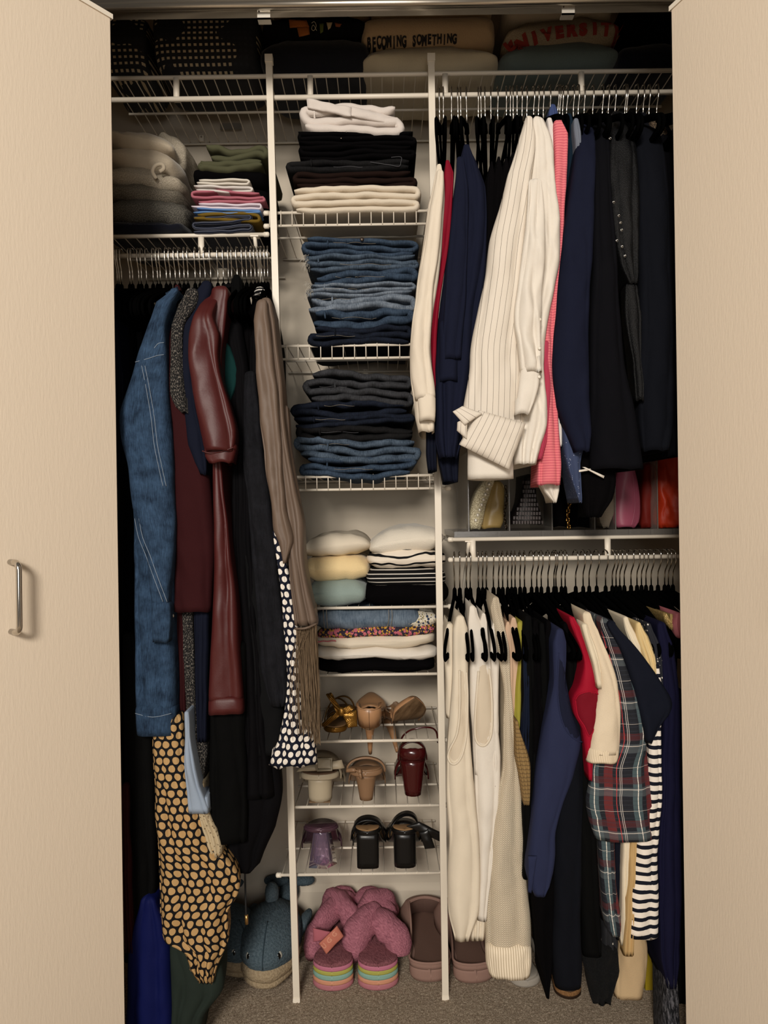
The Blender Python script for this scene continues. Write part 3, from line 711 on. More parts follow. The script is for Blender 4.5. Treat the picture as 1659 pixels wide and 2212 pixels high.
# shelf 4: sweaters
D4 = 1.600
sweater('folded_sweater', 'sweater', 'pale sage green sweater at the bottom left under two cream ones', SAGE, 662, 793, 1253, 1311, D4, seed=1, sag=.004, group='sweaters on the left of the flat shelf')
sweater('folded_sweater', 'sweater', 'butter yellow sweater between the cream and the sage ones', BUTTER, 655, 797, 1201, 1256, D4, seed=2, sag=.002, group='sweaters on the left of the flat shelf')
sweater('folded_sweater', 'sweater', 'ivory sweater sloping down to the left on top of the butter one', IVORY, 652, 800, 1160, 1205, D4, seed=3, sag=.010, tilt=.004, e=2.6, group='sweaters on the left of the flat shelf')
D4 = 1.597
sweater('folded_sweater', 'sweater', 'plain black sweater at the bottom right of the sweater shelf', BLACKC, 786, 972, 1252, 1312, D4, seed=4, group='tops on the right of the flat shelf')
sweater('folded_knitwear', 'top', 'black top with thin white stripes above the plain black sweater', stripes('black_thin_white_stripe', '#0a0a0b', '#d9d2c8', .0088, .22, 'v', off=.2), 790, 962, 1226, 1268, D4, seed=5, e=4, group='tops on the right of the flat shelf')
sweater('folded_knitwear', 'top', 'cream top with bold black stripes under the white sweater', stripes('cream_bold_black_stripe', '#dfd3c2', '#0d0d0f', .0185, .26, 'v', off=.55, wob=.03), 792, 964, 1189, 1231, D4 - .002, seed=6, sag=.006, e=3, amp=.007, group='tops on the right of the flat shelf')
sweater('folded_sweater', 'sweater', 'soft white sweater humped over the striped tops', fab('soft_white_knit', '#d9d0c0', 1, 400, .5, .05, sheen=.2), 796, 962, 1150, 1199, D4, seed=7, sag=.016, tilt=.010, e=2.6, group='tops on the right of the flat shelf')
# shelf 5: skirts, scarf and shirts
D5 = 1.598
sweater('folded_skirt', 'skirt', 'black garment at the bottom of the pile over the shoe shelves', BLACKC, 676, 942, 1421, 1454, D5, seed=8, e=5, group='clothes folded above the shoe shelves')
sweater('folded_shirt', 'shirt', 'white shirt folded over the black garment', WHITEC, 674, 946, 1397, 1428, D5 - .002, seed=9, e=4.5, amp=.008, group='clothes folded above the shoe shelves')
sweater('folded_shirt', 'shirt', 'cream linen shirt under the floral scarf', IVORY, 678, 945, 1366, 1402, D5, seed=10, e=4.5, amp=.008, group='clothes folded above the shoe shelves')
FLOR = blotch('paisley_print', '#26192a', [('#b5852d', .46, 1.5), ('#26192a', .34, 1.6), ('#b25a66', .42, 1.0), ('#26192a', .22, 1.2), ('#d9a53a', .2, 1.0)], 120)
o = sweater('floral_scarf', 'scarf', 'dark scarf with pink and ochre paisley and pink pompom edge', FLOR, 682, 946, 1352, 1382, D5 - .003, seed=11, e=4.5, amp=.007, tilt=.005, group='clothes folded above the shoe shelves')
mb = MB()
for q in range(14): mb.ball(P(684 + q * 3.1, 1386 - .15 * q + .6 * math.sin(q), D5 - .008), .0019, 6, 4)
mb.build('pompom_trim', plain('pink_pompom', '#c06a70', .95), o)
FLO2 = blotch('small_flower_print', '#cfc6b4', [('#8a7a3a', .34, 2.2), ('#23304a', .36, 1.1), ('#cfc6b4', .1, 1.1), ('#23304a', .22, 2.0)], 120)
sweater('floral_blouse', 'blouse', 'cream blouse with small dark flowers crumpled beside the denim', FLO2, 868, 947, 1318, 1362, D5, seed=12, e=2.6, amp=.011, group='clothes folded above the shoe shelves')
DSK = denim('grey_blue_denim', '#3c4a5a', '#7c8a98')
def skirt_seams(o):
    for x in (698, 839):
        for dx in (0, 7): line('stitching', THREAD, [(x + dx, 1317, D5 - .006), (x + dx + 1, 1335, D5 - .0085), (x + dx + (3 if x < 800 else -3), 1358, D5 - .006)], .0006, o)
sweater('folded_skirt', 'skirt', 'grey blue denim skirt with vertical seams above the floral scarf', DSK, 678, 912, 1313, 1364, D5 - .002, seed=13, e=4.5, amp=.005, group='clothes folded above the shoe shelves', parts=(skirt_seams,))
# left shelf: lounge wear pile and T-shirts
DL = 1.597
sweater('folded_sweatpants', 'sweatpants', 'navy sweatpants flat at the bottom left of the left shelf', NAVYF, 215, 398, 476, 509, DL, seed=20, e=4, group='lounge wear piled at far left')
sweater('folded_sweater', 'sweater', 'dark heathered fuzzy sweater near the bottom of the left pile', HEATH, 215, 403, 430, 483, DL - .002, seed=21, e=3, amp=.008, tilt=-.006, group='lounge wear piled at far left')
sweater('folded_sweatpants', 'sweatpants', 'grey brown sweatpants in the lower middle of the left pile', GREYM, 215, 392, 398, 442, DL, seed=22, e=3, amp=.009, tilt=-.008, group='lounge wear piled at far left')
sweater('folded_sweatpants', 'sweatpants', 'taupe sweatpants with drooping edge in the middle of the left pile', OATM, 215, 390, 362, 412, DL - .001, seed=23, e=3, amp=.010, tilt=-.012, sag=.004, group='lounge wear piled at far left')
sweater('folded_sweatpants', 'sweatpants', 'pale beige sweatpants rolled at the cuff, second from the top at left', BEIGEK, 215, 378, 318, 372, DL - .003, seed=24, e=2.8, amp=.011, tilt=-.014, sag=.006, group='lounge wear piled at far left',
        parts=(lambda o: line('rolled_cuff', BEIGEK, [(338, 386, DL - .012), (330, 372, DL - .018), (336, 358, DL - .022), (350, 355, DL - .02), (354, 364, DL - .018), (345, 371, DL - .018)], .0042, o, n=10),))
sweater('folded_sweatpants', 'sweatpants', 'cream beige sweatpants topping the left pile', BEIGEK, 215, 372, 288, 328, DL, seed=25, e=2.8, amp=.011, tilt=-.014, sag=.004, group='lounge wear piled at far left')
sweater('folded_sweater', 'sweater', 'light fleece slumped behind the top of the left pile', OATM, 330, 404, 288, 372, DL + .06, seed=26, e=2.3, amp=.012, depth=.17, tilt=-.02, group='lounge wear piled at far left')
sweater('folded_sweater', 'sweater', 'fluffy grey sleeve bunched at the right of the left pile', HEATH, 345, 404, 440, 494, DL + .004, seed=27, e=2.2, amp=.012, depth=.2, group='lounge wear piled at far left')
tt = [(404, 545, 461, 503, RIBNV, 4, 'navy T-shirt with fine pale stripes at the bottom of the T-shirt pile', 61, 'f'), (405, 560, 455, 478, MOSS, 2, 'mustard olive T-shirt draped over the striped one', 63, 'f'),
      (407, 562, 448, 462, SKY, 2, 'sky blue T-shirt folded thin above the mustard one', 65, 'f'), (408, 567, 436, 452, LILAC, 2, 'pale lilac T-shirt above the sky blue one', 67, 'f'),
      (412, 570, 410, 439, PINKC, 3, 'rose pink T-shirt with curled edges in the middle of the T-shirt pile', 69, 'f'), (414, 547, 398, 415, GREYW, 2, 'white T-shirt directly above the pink one', 71, 'f'),
      (416, 540, 384, 400, WHITEC, 2, 'white ribbed T-shirt under the black one', 73, 'f')]
for a, b, c, e, mt, L, lab, sd, k in tt:
    fold('folded_t_shirt', 't-shirt', lab, mt, a, b, c, e, DL - .006, L=L, side=1, seed=sd, amp=.35, fill=.62, bev=.004, group='T-shirts folded on the left shelf', tilt=-.004 if L < 4 else 0)
sweater('folded_t_shirt', 't-shirt', 'black T-shirt behind the edges of the coloured ones', BLACKC, 411, 578, 364, 402, DL + .004, seed=28, e=4.5, tilt=-.004, group='T-shirts folded on the left shelf')
sweater('folded_t_shirt', 't-shirt', 'thick black T-shirt filling the back of the T-shirt pile', BLACKC, 500, 580, 395, 505, DL + .03, seed=38, e=4.5, depth=.18, group='T-shirts folded on the left shelf')
fold('folded_t_shirt', 't-shirt', 'olive green T-shirt loosely folded on top of the T-shirt pile', OLIVE, 425, 576, 338, 370, DL - .004, L=2, side=-1, seed=75, amp=.5, group='T-shirts folded on the left shelf', tilt=-.006)
fold('folded_trousers', 'trousers', 'olive trousers with twisted waistband crowning the T-shirt pile', OLIVE, 434, 574, 312, 343, DL, L=2, side=1, seed=77, amp=.6, group='T-shirts folded on the left shelf', tilt=-.008)
# top shelf: sweatshirts and bags
DT = 1.625
WOVEN = None
m_, n_, b_ = nt('perforated_black'); uv_, u_, v_ = uvxy(n_)
kx = mth(n_, 'LESS_THAN', mth(n_, 'ABSOLUTE', mth(n_, 'SUBTRACT', mth(n_, 'FRACT', mth(n_, 'DIVIDE', u_, .0128)), .5)), .26)
ky = mth(n_, 'LESS_THAN', mth(n_, 'ABSOLUTE', mth(n_, 'SUBTRACT', mth(n_, 'FRACT', mth(n_, 'DIVIDE', v_, .0124)), .5)), .2)
n_.links.new(mixc(n_, mth(n_, 'MULTIPLY', kx, ky), S('#0c0d13'), mixc(n_, mth(n_, 'GREATER_THAN', texn(n_, uv_, 9, 1), .5), S('#15161c'), S('#b3a284'))), b_.inputs['Base Color'])
b_.inputs['Roughness'].default_value = .8; PERF = m_
sweater('perforated_bag', 'bag', 'black perforated bag with pale lining showing through at top left', PERF, 322, 556, -8, 160, DT - .006, seed=30, e=5, amp=.003, depth=.2)
sweater('perforated_bag', 'bag', 'second black perforated bag half behind the left door', PERF, 205, 318, 20, 168, DT + .01, seed=31, e=4, amp=.004, depth=.2)
sweater('folded_sweatshirt', 'sweatshirt', 'charcoal sweatshirt under the embroidered black one', CHARC, 558, 800, 80, 160, DT - .002, seed=32, e=3.4, group='sweatshirts on the top shelf')
o = sweater('folded_sweatshirt', 'sweatshirt', 'black sweatshirt with orange and white embroidered emblem', fab('deep_black_fleece', '#0a0a0c', 1, 350, .5, .15), 560, 796, 34, 88, DT - .004, seed=33, e=3.6, group='sweatshirts on the top shelf')
for nm, c4, col in (('emblem', [(624, 42, 0), (662, 44, 0), (668, 58, 0), (626, 60, 0)], '#a85f22'), ('emblem', [(641, 58, 0), (667, 56, 0), (669, 74, 0), (646, 79, 0)], '#a85f22'), ('emblem', [(690, 51, 0), (699, 50, 0), (698, 68, 0), (692, 72, 0)], '#5f6b2c'), ('emblem', [(705, 48, 0), (718, 48, 0), (714, 60, 0), (709, 64, 0)], '#c9b48c'), ('emblem', [(723, 49, 0), (738, 52, 0), (734, 58, 0), (725, 57, 0)], '#8a4a26')):
    patcho(nm, plain('thread_' + col[1:], col, .8, bs=.5, sc=900), [(x, y, DT - .0075) for x, y, _ in c4], o, nx=4, ny=4, bulge=.001, th=.001)
line('emblem_outline', plain('cream_thread', '#cbbfa5', .8), [(x, y, DT - .0085) for x, y in ((673, 50), (679, 47), (683, 56), (678, 66), (673, 62), (677, 54), (684, 66))], .0006, o)
sweater('folded_sweatshirt', 'sweatshirt', 'sand coloured sweatshirt behind the embroidered black one', TAN, 585, 802, -30, 48, DT + .03, seed=34, e=4, depth=.2, group='sweatshirts on the top shelf')
sweater('folded_sweatshirt', 'sweatshirt', 'off-white sweatshirt lying on the shelf wires beside the centre post', fab('offwhite_fleece', '#c4b79c', 1, 350, .6, .07, sheen=.2), 778, 1086, 102, 162, DT - .002, seed=35, e=2.5, sag=.006, amp=.006, group='sweatshirts on the top shelf')
o = sweater('folded_sweatshirt', 'sweatshirt', 'camel sweatshirt with dark stitched words', TAN, 780, 1074, 33, 104, DT - .006, seed=36, e=7, amp=.002, ny=28, group='sweatshirts on the top shelf')
letters('BECOMING SOMETHING', lambda i, n: (797 + i * 10.9, 93 - i * .36 + (1.2 if i % 2 else 0), -.0 + .02, DT), plain('black_thread', '#141114', .8), o, size=.0185, bold=.0009, sx=.82, off=.003)
sweater('folded_sweatshirt', 'sweatshirt', 'camel sweatshirt under the door track above the worded one', TAN, 800, 1068, -24, 40, DT + .004, seed=37, e=4.5, group='sweatshirts on the top shelf')
sweater('folded_sweatshirt', 'sweatshirt', 'grey green sweatshirt below the one with red letters', SLATE, 1082, 1345, 90, 156, DT - .004, seed=39, e=2.6, amp=.005, tilt=.005, sag=.003, group='sweatshirts on the top shelf')
o = sweater('folded_sweatshirt', 'sweatshirt', 'oatmeal sweatshirt with arched red capital letters', speckle('oatmeal_fleece', '#8d7f6a', '#a99a82', 500, .4, .6), 1090, 1346, 42, 112, DT - .006, seed=40, e=2.8, amp=.005, tilt=.006, sag=.007, group='sweatshirts on the top shelf')
def arc_place(i, n):
    t = i / (n - 1); x = 1108 + 226 * t; y = 108 - 78 * t + 46 * t * t; return (x, y, .62 - 1.0 * t if t < .55 else .07, DT)
letters('UNIVERSITY', arc_place, plain('brick_red_felt', '#8a2c20', .9, bs=.4, sc=700), o, size=.031, bold=.0024, sx=1.12, off=.003)
sweater('folded_sweatshirt', 'sweatshirt', 'grey beige sweatshirt behind the red lettered one', BEIGEK, 1092, 1330, -20, 52, DT + .01, seed=41, e=4, group='sweatshirts on the top shelf')
sweater('folded_sweatshirt', 'sweatshirt', 'dark navy sweatshirt at the right end of the top shelf', NAVYF, 1338, 1500, 92, 153, DT, seed=42, e=3.4, group='sweatshirts on the top shelf')
sweater('folded_sweatshirt', 'sweatshirt', 'black sweatshirt high at the right end of the top shelf', BLACKC, 1345, 1500, -10, 95, DT + .03, seed=43, e=4, depth=.2, group='sweatshirts on the top shelf')

# ------------------------------------------------------------------ hanging clothes, left rod
BURG = fab('burgundy_crepe', '#301315', .85, 900, .25, .08, spec=.06); NAVYC = fab('navy_crepe', '#131623', .85, 900, .25, .1, spec=.06)
NAVYB = fab('navy_wool', '#161929', .9, 900, .25, .08, spec=.06)
LEATH = fab('oxblood_leather', '#441413', .5, 260, .10, .1, spec=.4, wr=.4); LEATHD = LEATH
TWEED = speckle('black_white_tweed', '#0c0c0e', '#9c9388', 520, .52, .68, aniso=(1, .45), bs=.8)
TEAL = fab('dark_teal_felt', '#0b2c2b', .9, 700, .3, .08); BLACKW = fab('black_wool', '#080808', .9, 900, .3, .15, spec=.06)
BLACKS = fab('black_satin', '#070608', .85, 900, .1, .15, spec=.08); CHARW = fab('charcoal_wool', '#111112', .9, 900, .3, .12, spec=.06)
TAUPE = fab('taupe_satin', '#66564a', .55, 900, .12, .05, spec=.3); ROYAL = fab('royal_blue_crepe', '#081042', .7, 900, .2, .08)
FOREST = fab('dark_green_grey_cotton', '#232b26', .9, 800, .3, .1); PALEB = fab('pale_grey_blue_cotton', '#8f9cad', .9, 800, .3, .05)
DOTW = dots('navy_white_polka', '#0c1020', '#e2dacf', .0172, .34); DOTT = dots('black_tan_polka', '#0b0a0c', '#b08d5e', .0185, .38)

def filler(px0, px1, y0, y1, d, mat, label, group, seed, spread=1.0, **k):
    garment(k.pop('nm', 'hanging_garment'), 'clothes', label, mat, [(y0, px0 + 4, px1 - 4), (y0 + 28, px0, px1), (y0 + 90, px0 - 2, px1 + 2), ((y0 + y1) / 2, px0 - 3 * spread, px1 + 3 * spread), (y1, px0 - 6 * spread, px1 + 6 * spread)], d,
            group=group, shoulder=True, seed=seed, pleat=(.010, 2.5, seed), depth=.3, **k)
gl = 'black clothes packed on the left rod'
filler(246, 262, 640, 1700, 1.44, BLACKW, 'black coat at the far left, mostly behind the door', gl, 1)
filler(262, 284, 640, 1960, 1.47, BLACKC, 'long black dress behind the denim jacket sleeve at far left', gl, 2)
filler(286, 306, 636, 1900, 1.50, CHARW, 'dark charcoal coat behind the denim jacket shoulder', gl, 3)
filler(308, 330, 632, 1500, 1.50, BLACKC, 'black jacket just left of the denim jacket collar', gl, 4)
garment('narrow_dress', 'dress', 'dark navy dress peeking out beside the left door at mid height', NAVYC, [(690, 244, 252), (740, 244, 258), (820, 244, 262), (900, 244, 262), (1000, 250, 262)], 1.425, seed=5)
def jacket(r):
    cloth('sleeve', JACK, [(628, 366, 384), (652, 336, 372), (700, 318, 357), (776, 288, 358), (882, 253, 360), (945, 253, 363), (1010, 269, 369), (1096, 279, 371), (1142, 297, 371), (1241, 316, 366), (1313, 326, 362)], 1.372, r, depth=.13, pleat=(.007, 1.4, .6), wr=.007, ws=14, seed=6, yc=1.5)
    v = cloth('cuff', JACK, [(1310, 324, 365), (1345, 325, 365), (1389, 327, 362)], 1.372, r, depth=.11, pleat=(.004, 1, .3), wr=.004, seed=7, yc=1.5)
    m = MB(); m.ball(P(372, 1330, 1.40), (.0045, .002, .0045), 10, 5); m.build('button', STEEL, r)
    pp = [(782, 292), (775, 318), (768, 340), (766, 354)]
    line_on('yoke_seam', JTHREAD, [(x, y) for y, x in pp], .0006, r)
    for k in (0, 7): line_on('sleeve_seam', JTHREAD, [(x + k, y) for y, x in ((790, 306), (840, 316), (900, 326), (960, 333), (1010, 343), (1050, 352))], .0006, r)
    for k in (0, 9): line_on('sleeve_seam', JTHREAD, [(x + k, y) for y, x in ((1120, 291), (1160, 299), (1200, 315), (1250, 333), (1300, 352))], .0006, r)
    line_on('shoulder_seam', JTHREAD, [(x, y) for y, x in ((752, 333), (742, 342), (740, 354))], .0006, r)
    patcho('collar', JACK, [(357, 633, 1.42), (384, 618, 1.50), (388, 640, 1.48), (372, 652, 1.41)], r, bulge=.006, th=.006)
    cloth('hem_band', JACK, [(1538, 287, 374), (1565, 288, 375), (1592, 289, 375)], 1.388, r, depth=.2, pleat=(.004, 1, 0), seed=8)
    line_on('hem_stitching', JTHREAD, [(292, 1541), (330, 1549), (370, 1541)], .0006, r)
garment('denim_coat', 'coat', 'long blue denim coat with its sleeve hanging in front, at left', JACK, [(640, 345, 375), (668, 330, 372), (800, 300, 360), (1000, 272, 366), (1100, 280, 368), (1250, 284, 370), (1400, 286, 373), (1540, 288, 374)], 1.394, (jacket,), pleat=(.010, 2, .9), wr=.005, seed=9, shoulder=True, depth=.28)
garment('burgundy_dress', 'dress', 'plain burgundy dress hanging right of the denim coat', BURG, [(636, 362, 394), (662, 358, 388), (720, 354, 388), (800, 356, 398), (900, 358, 422), (1000, 362, 443), (1100, 370, 455), (1200, 372, 458), (1324, 369, 452)], 1.40,
        (lambda r: cloth('sleeve_lining', BURG, [(1300, 378, 400), (1420, 380, 402), (1550, 382, 404)], 1.44, r, depth=.15, seed=3),), pleat=(.004, 1.3, .2), wr=.003, seed=10, shoulder=True, depth=.24)
garment('tweed_jacket', 'jacket', 'black and white tweed jacket with long sleeve between burgundy and navy', TWEED, [(1300, 391, 414), (1420, 395, 417), (1500, 399, 422), (1560, 402, 428), (1620, 410, 446), (1684, 424, 442)], 1.43,
        ('skirt_panel', ('sleeve', TWEED, [(632, 398, 428), (655, 384, 424), (700, 369, 398), (760, 366, 393), (850, 366, 399), (878, 378, 402), (892, 392, 404)], 1.386, dict(depth=.12, pleat=(.004, 1, .4), wr=.004, seed=12, yc=1.5))), pleat=(.005, 1.5, .1), seed=11, depth=.2)
garment('navy_dress', 'dress', 'navy dress with rounded sleeve left of the oxblood leather one', NAVYC, [(1250, 414, 452), (1350, 418, 450), (1500, 421, 448), (1604, 424, 446)], 1.425,
        ('skirt_panel', ('sleeve', NAVYC, [(614, 432, 456), (640, 408, 452), (690, 395, 424), (780, 392, 412), (880, 394, 422), (960, 405, 440), (1000, 420, 446), (1026, 432, 446)], 1.394, dict(depth=.14, pleat=(.003, 1, .4), wr=.003, seed=14, yc=1.5))), seed=13, depth=.2)
def leather(r):
    v = cloth('sleeve', LEATH, [(640, 446, 470, .05), (655, 432, 462, .02), (680, 417, 454), (717, 406, 467), (763, 404, 467), (817, 410, 476), (889, 420, 498), (930, 427, 508), (958, 433, 507), (975, 438, 504)], 1.352, r, depth=.15, pleat=(.012, 1.15, .5), wr=.007, ws=12, seed=15, yc=1.5, top_env=.4)
    m = MB()
    cloth('gathered_cuff', LEATH, [(966, 436, 508), (985, 439, 504), (1000, 448, 500)], 1.354, r, depth=.12, pleat=(.002, 1.5, .2), wr=.003, seed=16, yc=1.5)
    line_on('cuff_seam', LEATH, [(437, 974), (455, 979), (480, 975), (505, 966)], .0013, r, d=1.35)
    cloth('hem_band', LEATH, [(1520, 446, 521), (1546, 446, 522)], 1.388, r, depth=.2, pleat=(.004, 1, 0), seed=18)
garment('leather_dress', 'dress', 'glossy oxblood leather dress with puffed gathered sleeve', LEATH, [(628, 455, 492), (648, 452, 490), (760, 452, 478), (900, 456, 480), (1000, 458, 478), (1060, 458, 482), (1130, 460, 492), (1220, 460, 500), (1310, 456, 508), (1420, 451, 516), (1520, 446, 521)], 1.392, (leather,), pleat=(.012, 1.2, .7), wr=.006, ws=10, seed=17, depth=.24)
garment('teal_coat', 'coat', 'dark teal felt coat edge showing right of the leather sleeve', TEAL, [(725, 466, 482), (750, 466, 497), (806, 468, 516), (840, 472, 509), (876, 480, 496)], 1.43, pleat=(.009, 1, .9), seed=19, depth=.12, yc=1.52)
garment('black_dress', 'dress', 'black dress with folded revers between teal coat and charcoal denim', BLACKS, [(622, 476, 520), (650, 470, 514), (700, 478, 520), (800, 492, 535), (1000, 500, 540), (1200, 500, 548), (1400, 512, 560), (1600, 520, 578), (1726, 512, 590)], 1.435, pleat=(.012, 2.5, .3), seed=20, depth=.26, shoulder=True)
filler(506, 524, 612, 1500, 1.46, BLACKW, 'black jacket with high collar on the left rod', gl, 21)
filler(524, 543, 640, 1560, 1.455, BLACKC, 'black blouse with layered neckline edges near the post', gl, 22)
filler(541, 560, 645, 1440, 1.45, BLACKS, 'black satin top beside the taupe satin dress', gl, 23)
filler(572, 590, 628, 1150, 1.47, BLACKC, 'black top behind the taupe satin dress shoulder', gl, 24)
garment('charcoal_denim_dress', 'dress', 'washed charcoal denim dress right of the plain black skirts', CHARD, [(810, 528, 552), (900, 524, 562), (1000, 524, 572), (1090, 533, 584), (1180, 541, 596), (1271, 547, 604), (1392, 556, 616), (1450, 560, 620), (1500, 574, 622), (1527, 584, 616)], 1.42, pleat=(.008, 1.8, .5), wr=.005, seed=25, depth=.22)
garment('black_skirt', 'skirt', 'straight charcoal black skirt left of the polka dot hem', CHARW, [(1000, 510, 560), (1200, 512, 580), (1400, 530, 606), (1530, 542, 611), (1634, 547, 612)], 1.437, pleat=(.005, 1, .2), seed=26, depth=.2)
garment('black_skirt', 'skirt', 'long pleated black skirt hanging under the leather dress', BLACKW, [(1400, 452, 530), (1550, 450, 528), (1700, 448, 530), (1824, 447, 530)], 1.415, pleat=(.010, 1.8, .2), seed=27, depth=.2)
garment('black_cape', 'dress', 'wide black dress with rounded hem ending above the plush whale', BLACKS, [(1450, 500, 560), (1560, 490, 590), (1643, 490, 599), (1726, 488, 607), (1795, 486, 592), (1840, 486, 570), (1872, 498, 558), (1888, 516, 540)], 1.45,
        (lambda r: line('drawstring', plain('black_cord', '#0a0a0b', .8), [(529, 1880, 1.47), (530, 1920, 1.47), (531, 1960, 1.47), (532, 1978, 1.47)], .0022, r),
         lambda r: line('cord_tip', plain('gold_metal', '#b8925a', .3, .9), [(532, 1976, 1.47), (533, 1996, 1.47)], .0036, r, sm=2, n=10)), pleat=(.010, 2, .6), seed=28, depth=.2)
# taupe satin with fringe
def fringe(r):
    rnd = random.Random(3); m = MB()
    for q in range(150):
        t = q / 149; x0 = 640 + 44 * t; a = P(x0, 1360 - 10 * t, 1.362 + rnd.uniform(0, .03)); L = rnd.uniform(.85, 1.06)
        x1 = 652 + 40 * t + rnd.gauss(0, 3.0); b = P(x1, 1360 + 235 * L * (.92 + .1 * t), 1.37 + rnd.uniform(0, .03)); mid = (a + b) / 2 + Vector((rnd.uniform(-.004, .004), rnd.uniform(-.004, .004), 0))
        m.tube(smooth_path([a, a.lerp(mid, .5) + Vector((rnd.uniform(-.002, .002), 0, 0)), mid, mid.lerp(b, .5) + Vector((rnd.uniform(-.003, .003), 0, 0)), b], 2), .00065, 3, cap=False)
    for q in range(9):
        a = P(644 + q * 3, 1362, 1.36); b = P(640 + rnd.uniform(-22, 20), 1560 + rnd.uniform(-40, 40), 1.355); m.tube(smooth_path([a, a.lerp(b, .4) + Vector((-.012, 0, 0)), b], 5), .0004, 3)
    o = m.build('fringe', fab('taupe_yarn', '#6e5c48', .7, 900, .1, .1), r); o['kind'] = 'stuff'
garment('satin_dress', 'dress', 'taupe satin dress with long tasselled fringe in front of the left post', TAUPE, [(652, 562, 586), (690, 560, 594), (760, 566, 602), (817, 574, 608), (900, 584, 614), (1000, 596, 628), (1072, 604, 640), (1130, 612, 652), (1200, 620, 656), (1270, 626, 666), (1352, 636, 684)], 1.366,
        (lambda r: cloth('front_drape', TAUPE, [(655, 554, 578), (690, 548, 582), (760, 549, 588), (871, 557, 600), (960, 567, 607), (1040, 577, 613), (1100, 585, 617), (1145, 589, 630), (1172, 600, 632), (1218, 611, 617)], 1.352, r, depth=.07, pleat=(.010, 1.6, .9), wr=.006, seed=30, yc=1.45, top_env=.5),
         lambda r: cloth('side_drape', TAUPE, [(880, 610, 622), (960, 616, 628), (1040, 626, 640), (1090, 634, 650), (1118, 642, 654), (1136, 644, 648)], 1.40, r, depth=.06, seed=31, yc=1.5),
         fringe, lambda r: line('fringe_seam', TAUPE, [(637, 1358, 1.366), (660, 1357, 1.350), (684, 1347, 1.364)], .0022, r)), pleat=(.012, 2.2, .3), wr=.006, ws=14, seed=29, depth=.16, top_env=.5)
o = MB(); o.tube(smooth_path([P(552, 640, 1.52), P(560, 626, 1.50), P(568, 632, 1.50), P(570, 648, 1.50)], 4), .007, 10); tag(o.build('striped_scarf', stripes('zebra_scarf', '#0b0b0e', '#d0cac2', .006, .35, 'v')), 'black and white striped scarf end over the taupe dress hanger', 'scarf')
garment('polka_dot_dress', 'dress', 'navy dress with white polka dots hanging in front of the left post', DOTW, [(1150, 590, 602), (1235, 600, 622), (1331, 611, 640), (1452, 618, 662), (1536, 613, 672), (1600, 600, 679), (1632, 588, 682), (1660, 577, 684)], 1.392, pleat=(.011, 2.4, .5), wr=.004, seed=32, depth=.12, hem=.006)
garment('polka_dot_skirt', 'dress', 'long black dress with tan polka dots and pointed hem at lower left', DOTT, [(1560, 322, 392), (1640, 324, 398), (1700, 327, 412), (1760, 329, 428), (1829, 333, 450), (1880, 336, 500), (1920, 337, 515), (1950, 338, 508), (1980, 339, 488), (2038, 341, 490), (2060, 384, 484), (2100, 404, 466), (2127, 428, 460)], 1.398, pleat=(.014, 3.4, .2), wr=.004, seed=33, depth=.2, hem=.006)
garment('pale_blue_shirt', 'shirt', 'pale grey blue cotton shirt tail between polka dots and tweed', PALEB, [(1540, 399, 408), (1620, 397, 414), (1700, 400, 430), (1760, 404, 450)], 1.386, pleat=(.006, 1.5, .2), seed=34, depth=.1)
garment('printed_blouse', 'blouse', 'cream printed blouse edge beside the long pleated black skirt', blotch('cream_tan_print', '#b3a283', [('#6e5c42', .25, 1.2)], 130), [(1700, 415, 440), (1760, 425, 452), (1820, 440, 478), (1852, 452, 479)], 1.408, seed=35, depth=.1)
garment('royal_blue_trousers', 'trousers', 'royal blue wide trousers at the bottom left', ROYAL, [(1955, 300, 335), (2000, 285, 350), (2050, 272, 362), (2130, 268, 364), (2260, 266, 370)], 1.405, pleat=(.012, 2, .4), seed=36, depth=.2)
garment('green_trousers', 'trousers', 'dark green grey trousers under the tan polka dots', FOREST, [(2030, 366, 402), (2070, 362, 440), (2100, 363, 472), (2150, 364, 478), (2200, 365, 440), (2270, 366, 430)], 1.415, pleat=(.012, 2.4, .1), seed=37, depth=.2)
garment('black_trousers', 'trousers', 'long black trousers behind the royal blue ones at far left', BLACKW, [(1380, 262, 292), (1600, 264, 326), (1850, 266, 334), (2000, 268, 330), (2080, 268, 310)], 1.42, pleat=(.010, 2, .3), seed=38, depth=.2)
garment('burgundy_trousers', 'trousers', 'very dark burgundy trousers sliver beside the left door near the floor', BURG, [(1700, 262, 276), (1900, 264, 282), (2060, 268, 292)], 1.41, seed=39, depth=.15)
for k, (a, b, y0, y1, mt, lab) in enumerate(((372, 392, 618, 640, BURG, 'burgundy collar sticking up on the left rod'), (432, 452, 612, 640, NAVYC, 'navy collar sticking up on the left rod'), (498, 524, 598, 660, BLACKW, 'black coat collar rising above the hangers on the left rod'))):
    garment('raised_collar', 'jacket', lab, mt, [(y0, a + 6, b - 6), (y0 + 8, a + 2, b - 2), (y1, a, b), (y1 + 60, a, b)], 1.50, seed=k, depth=.12)

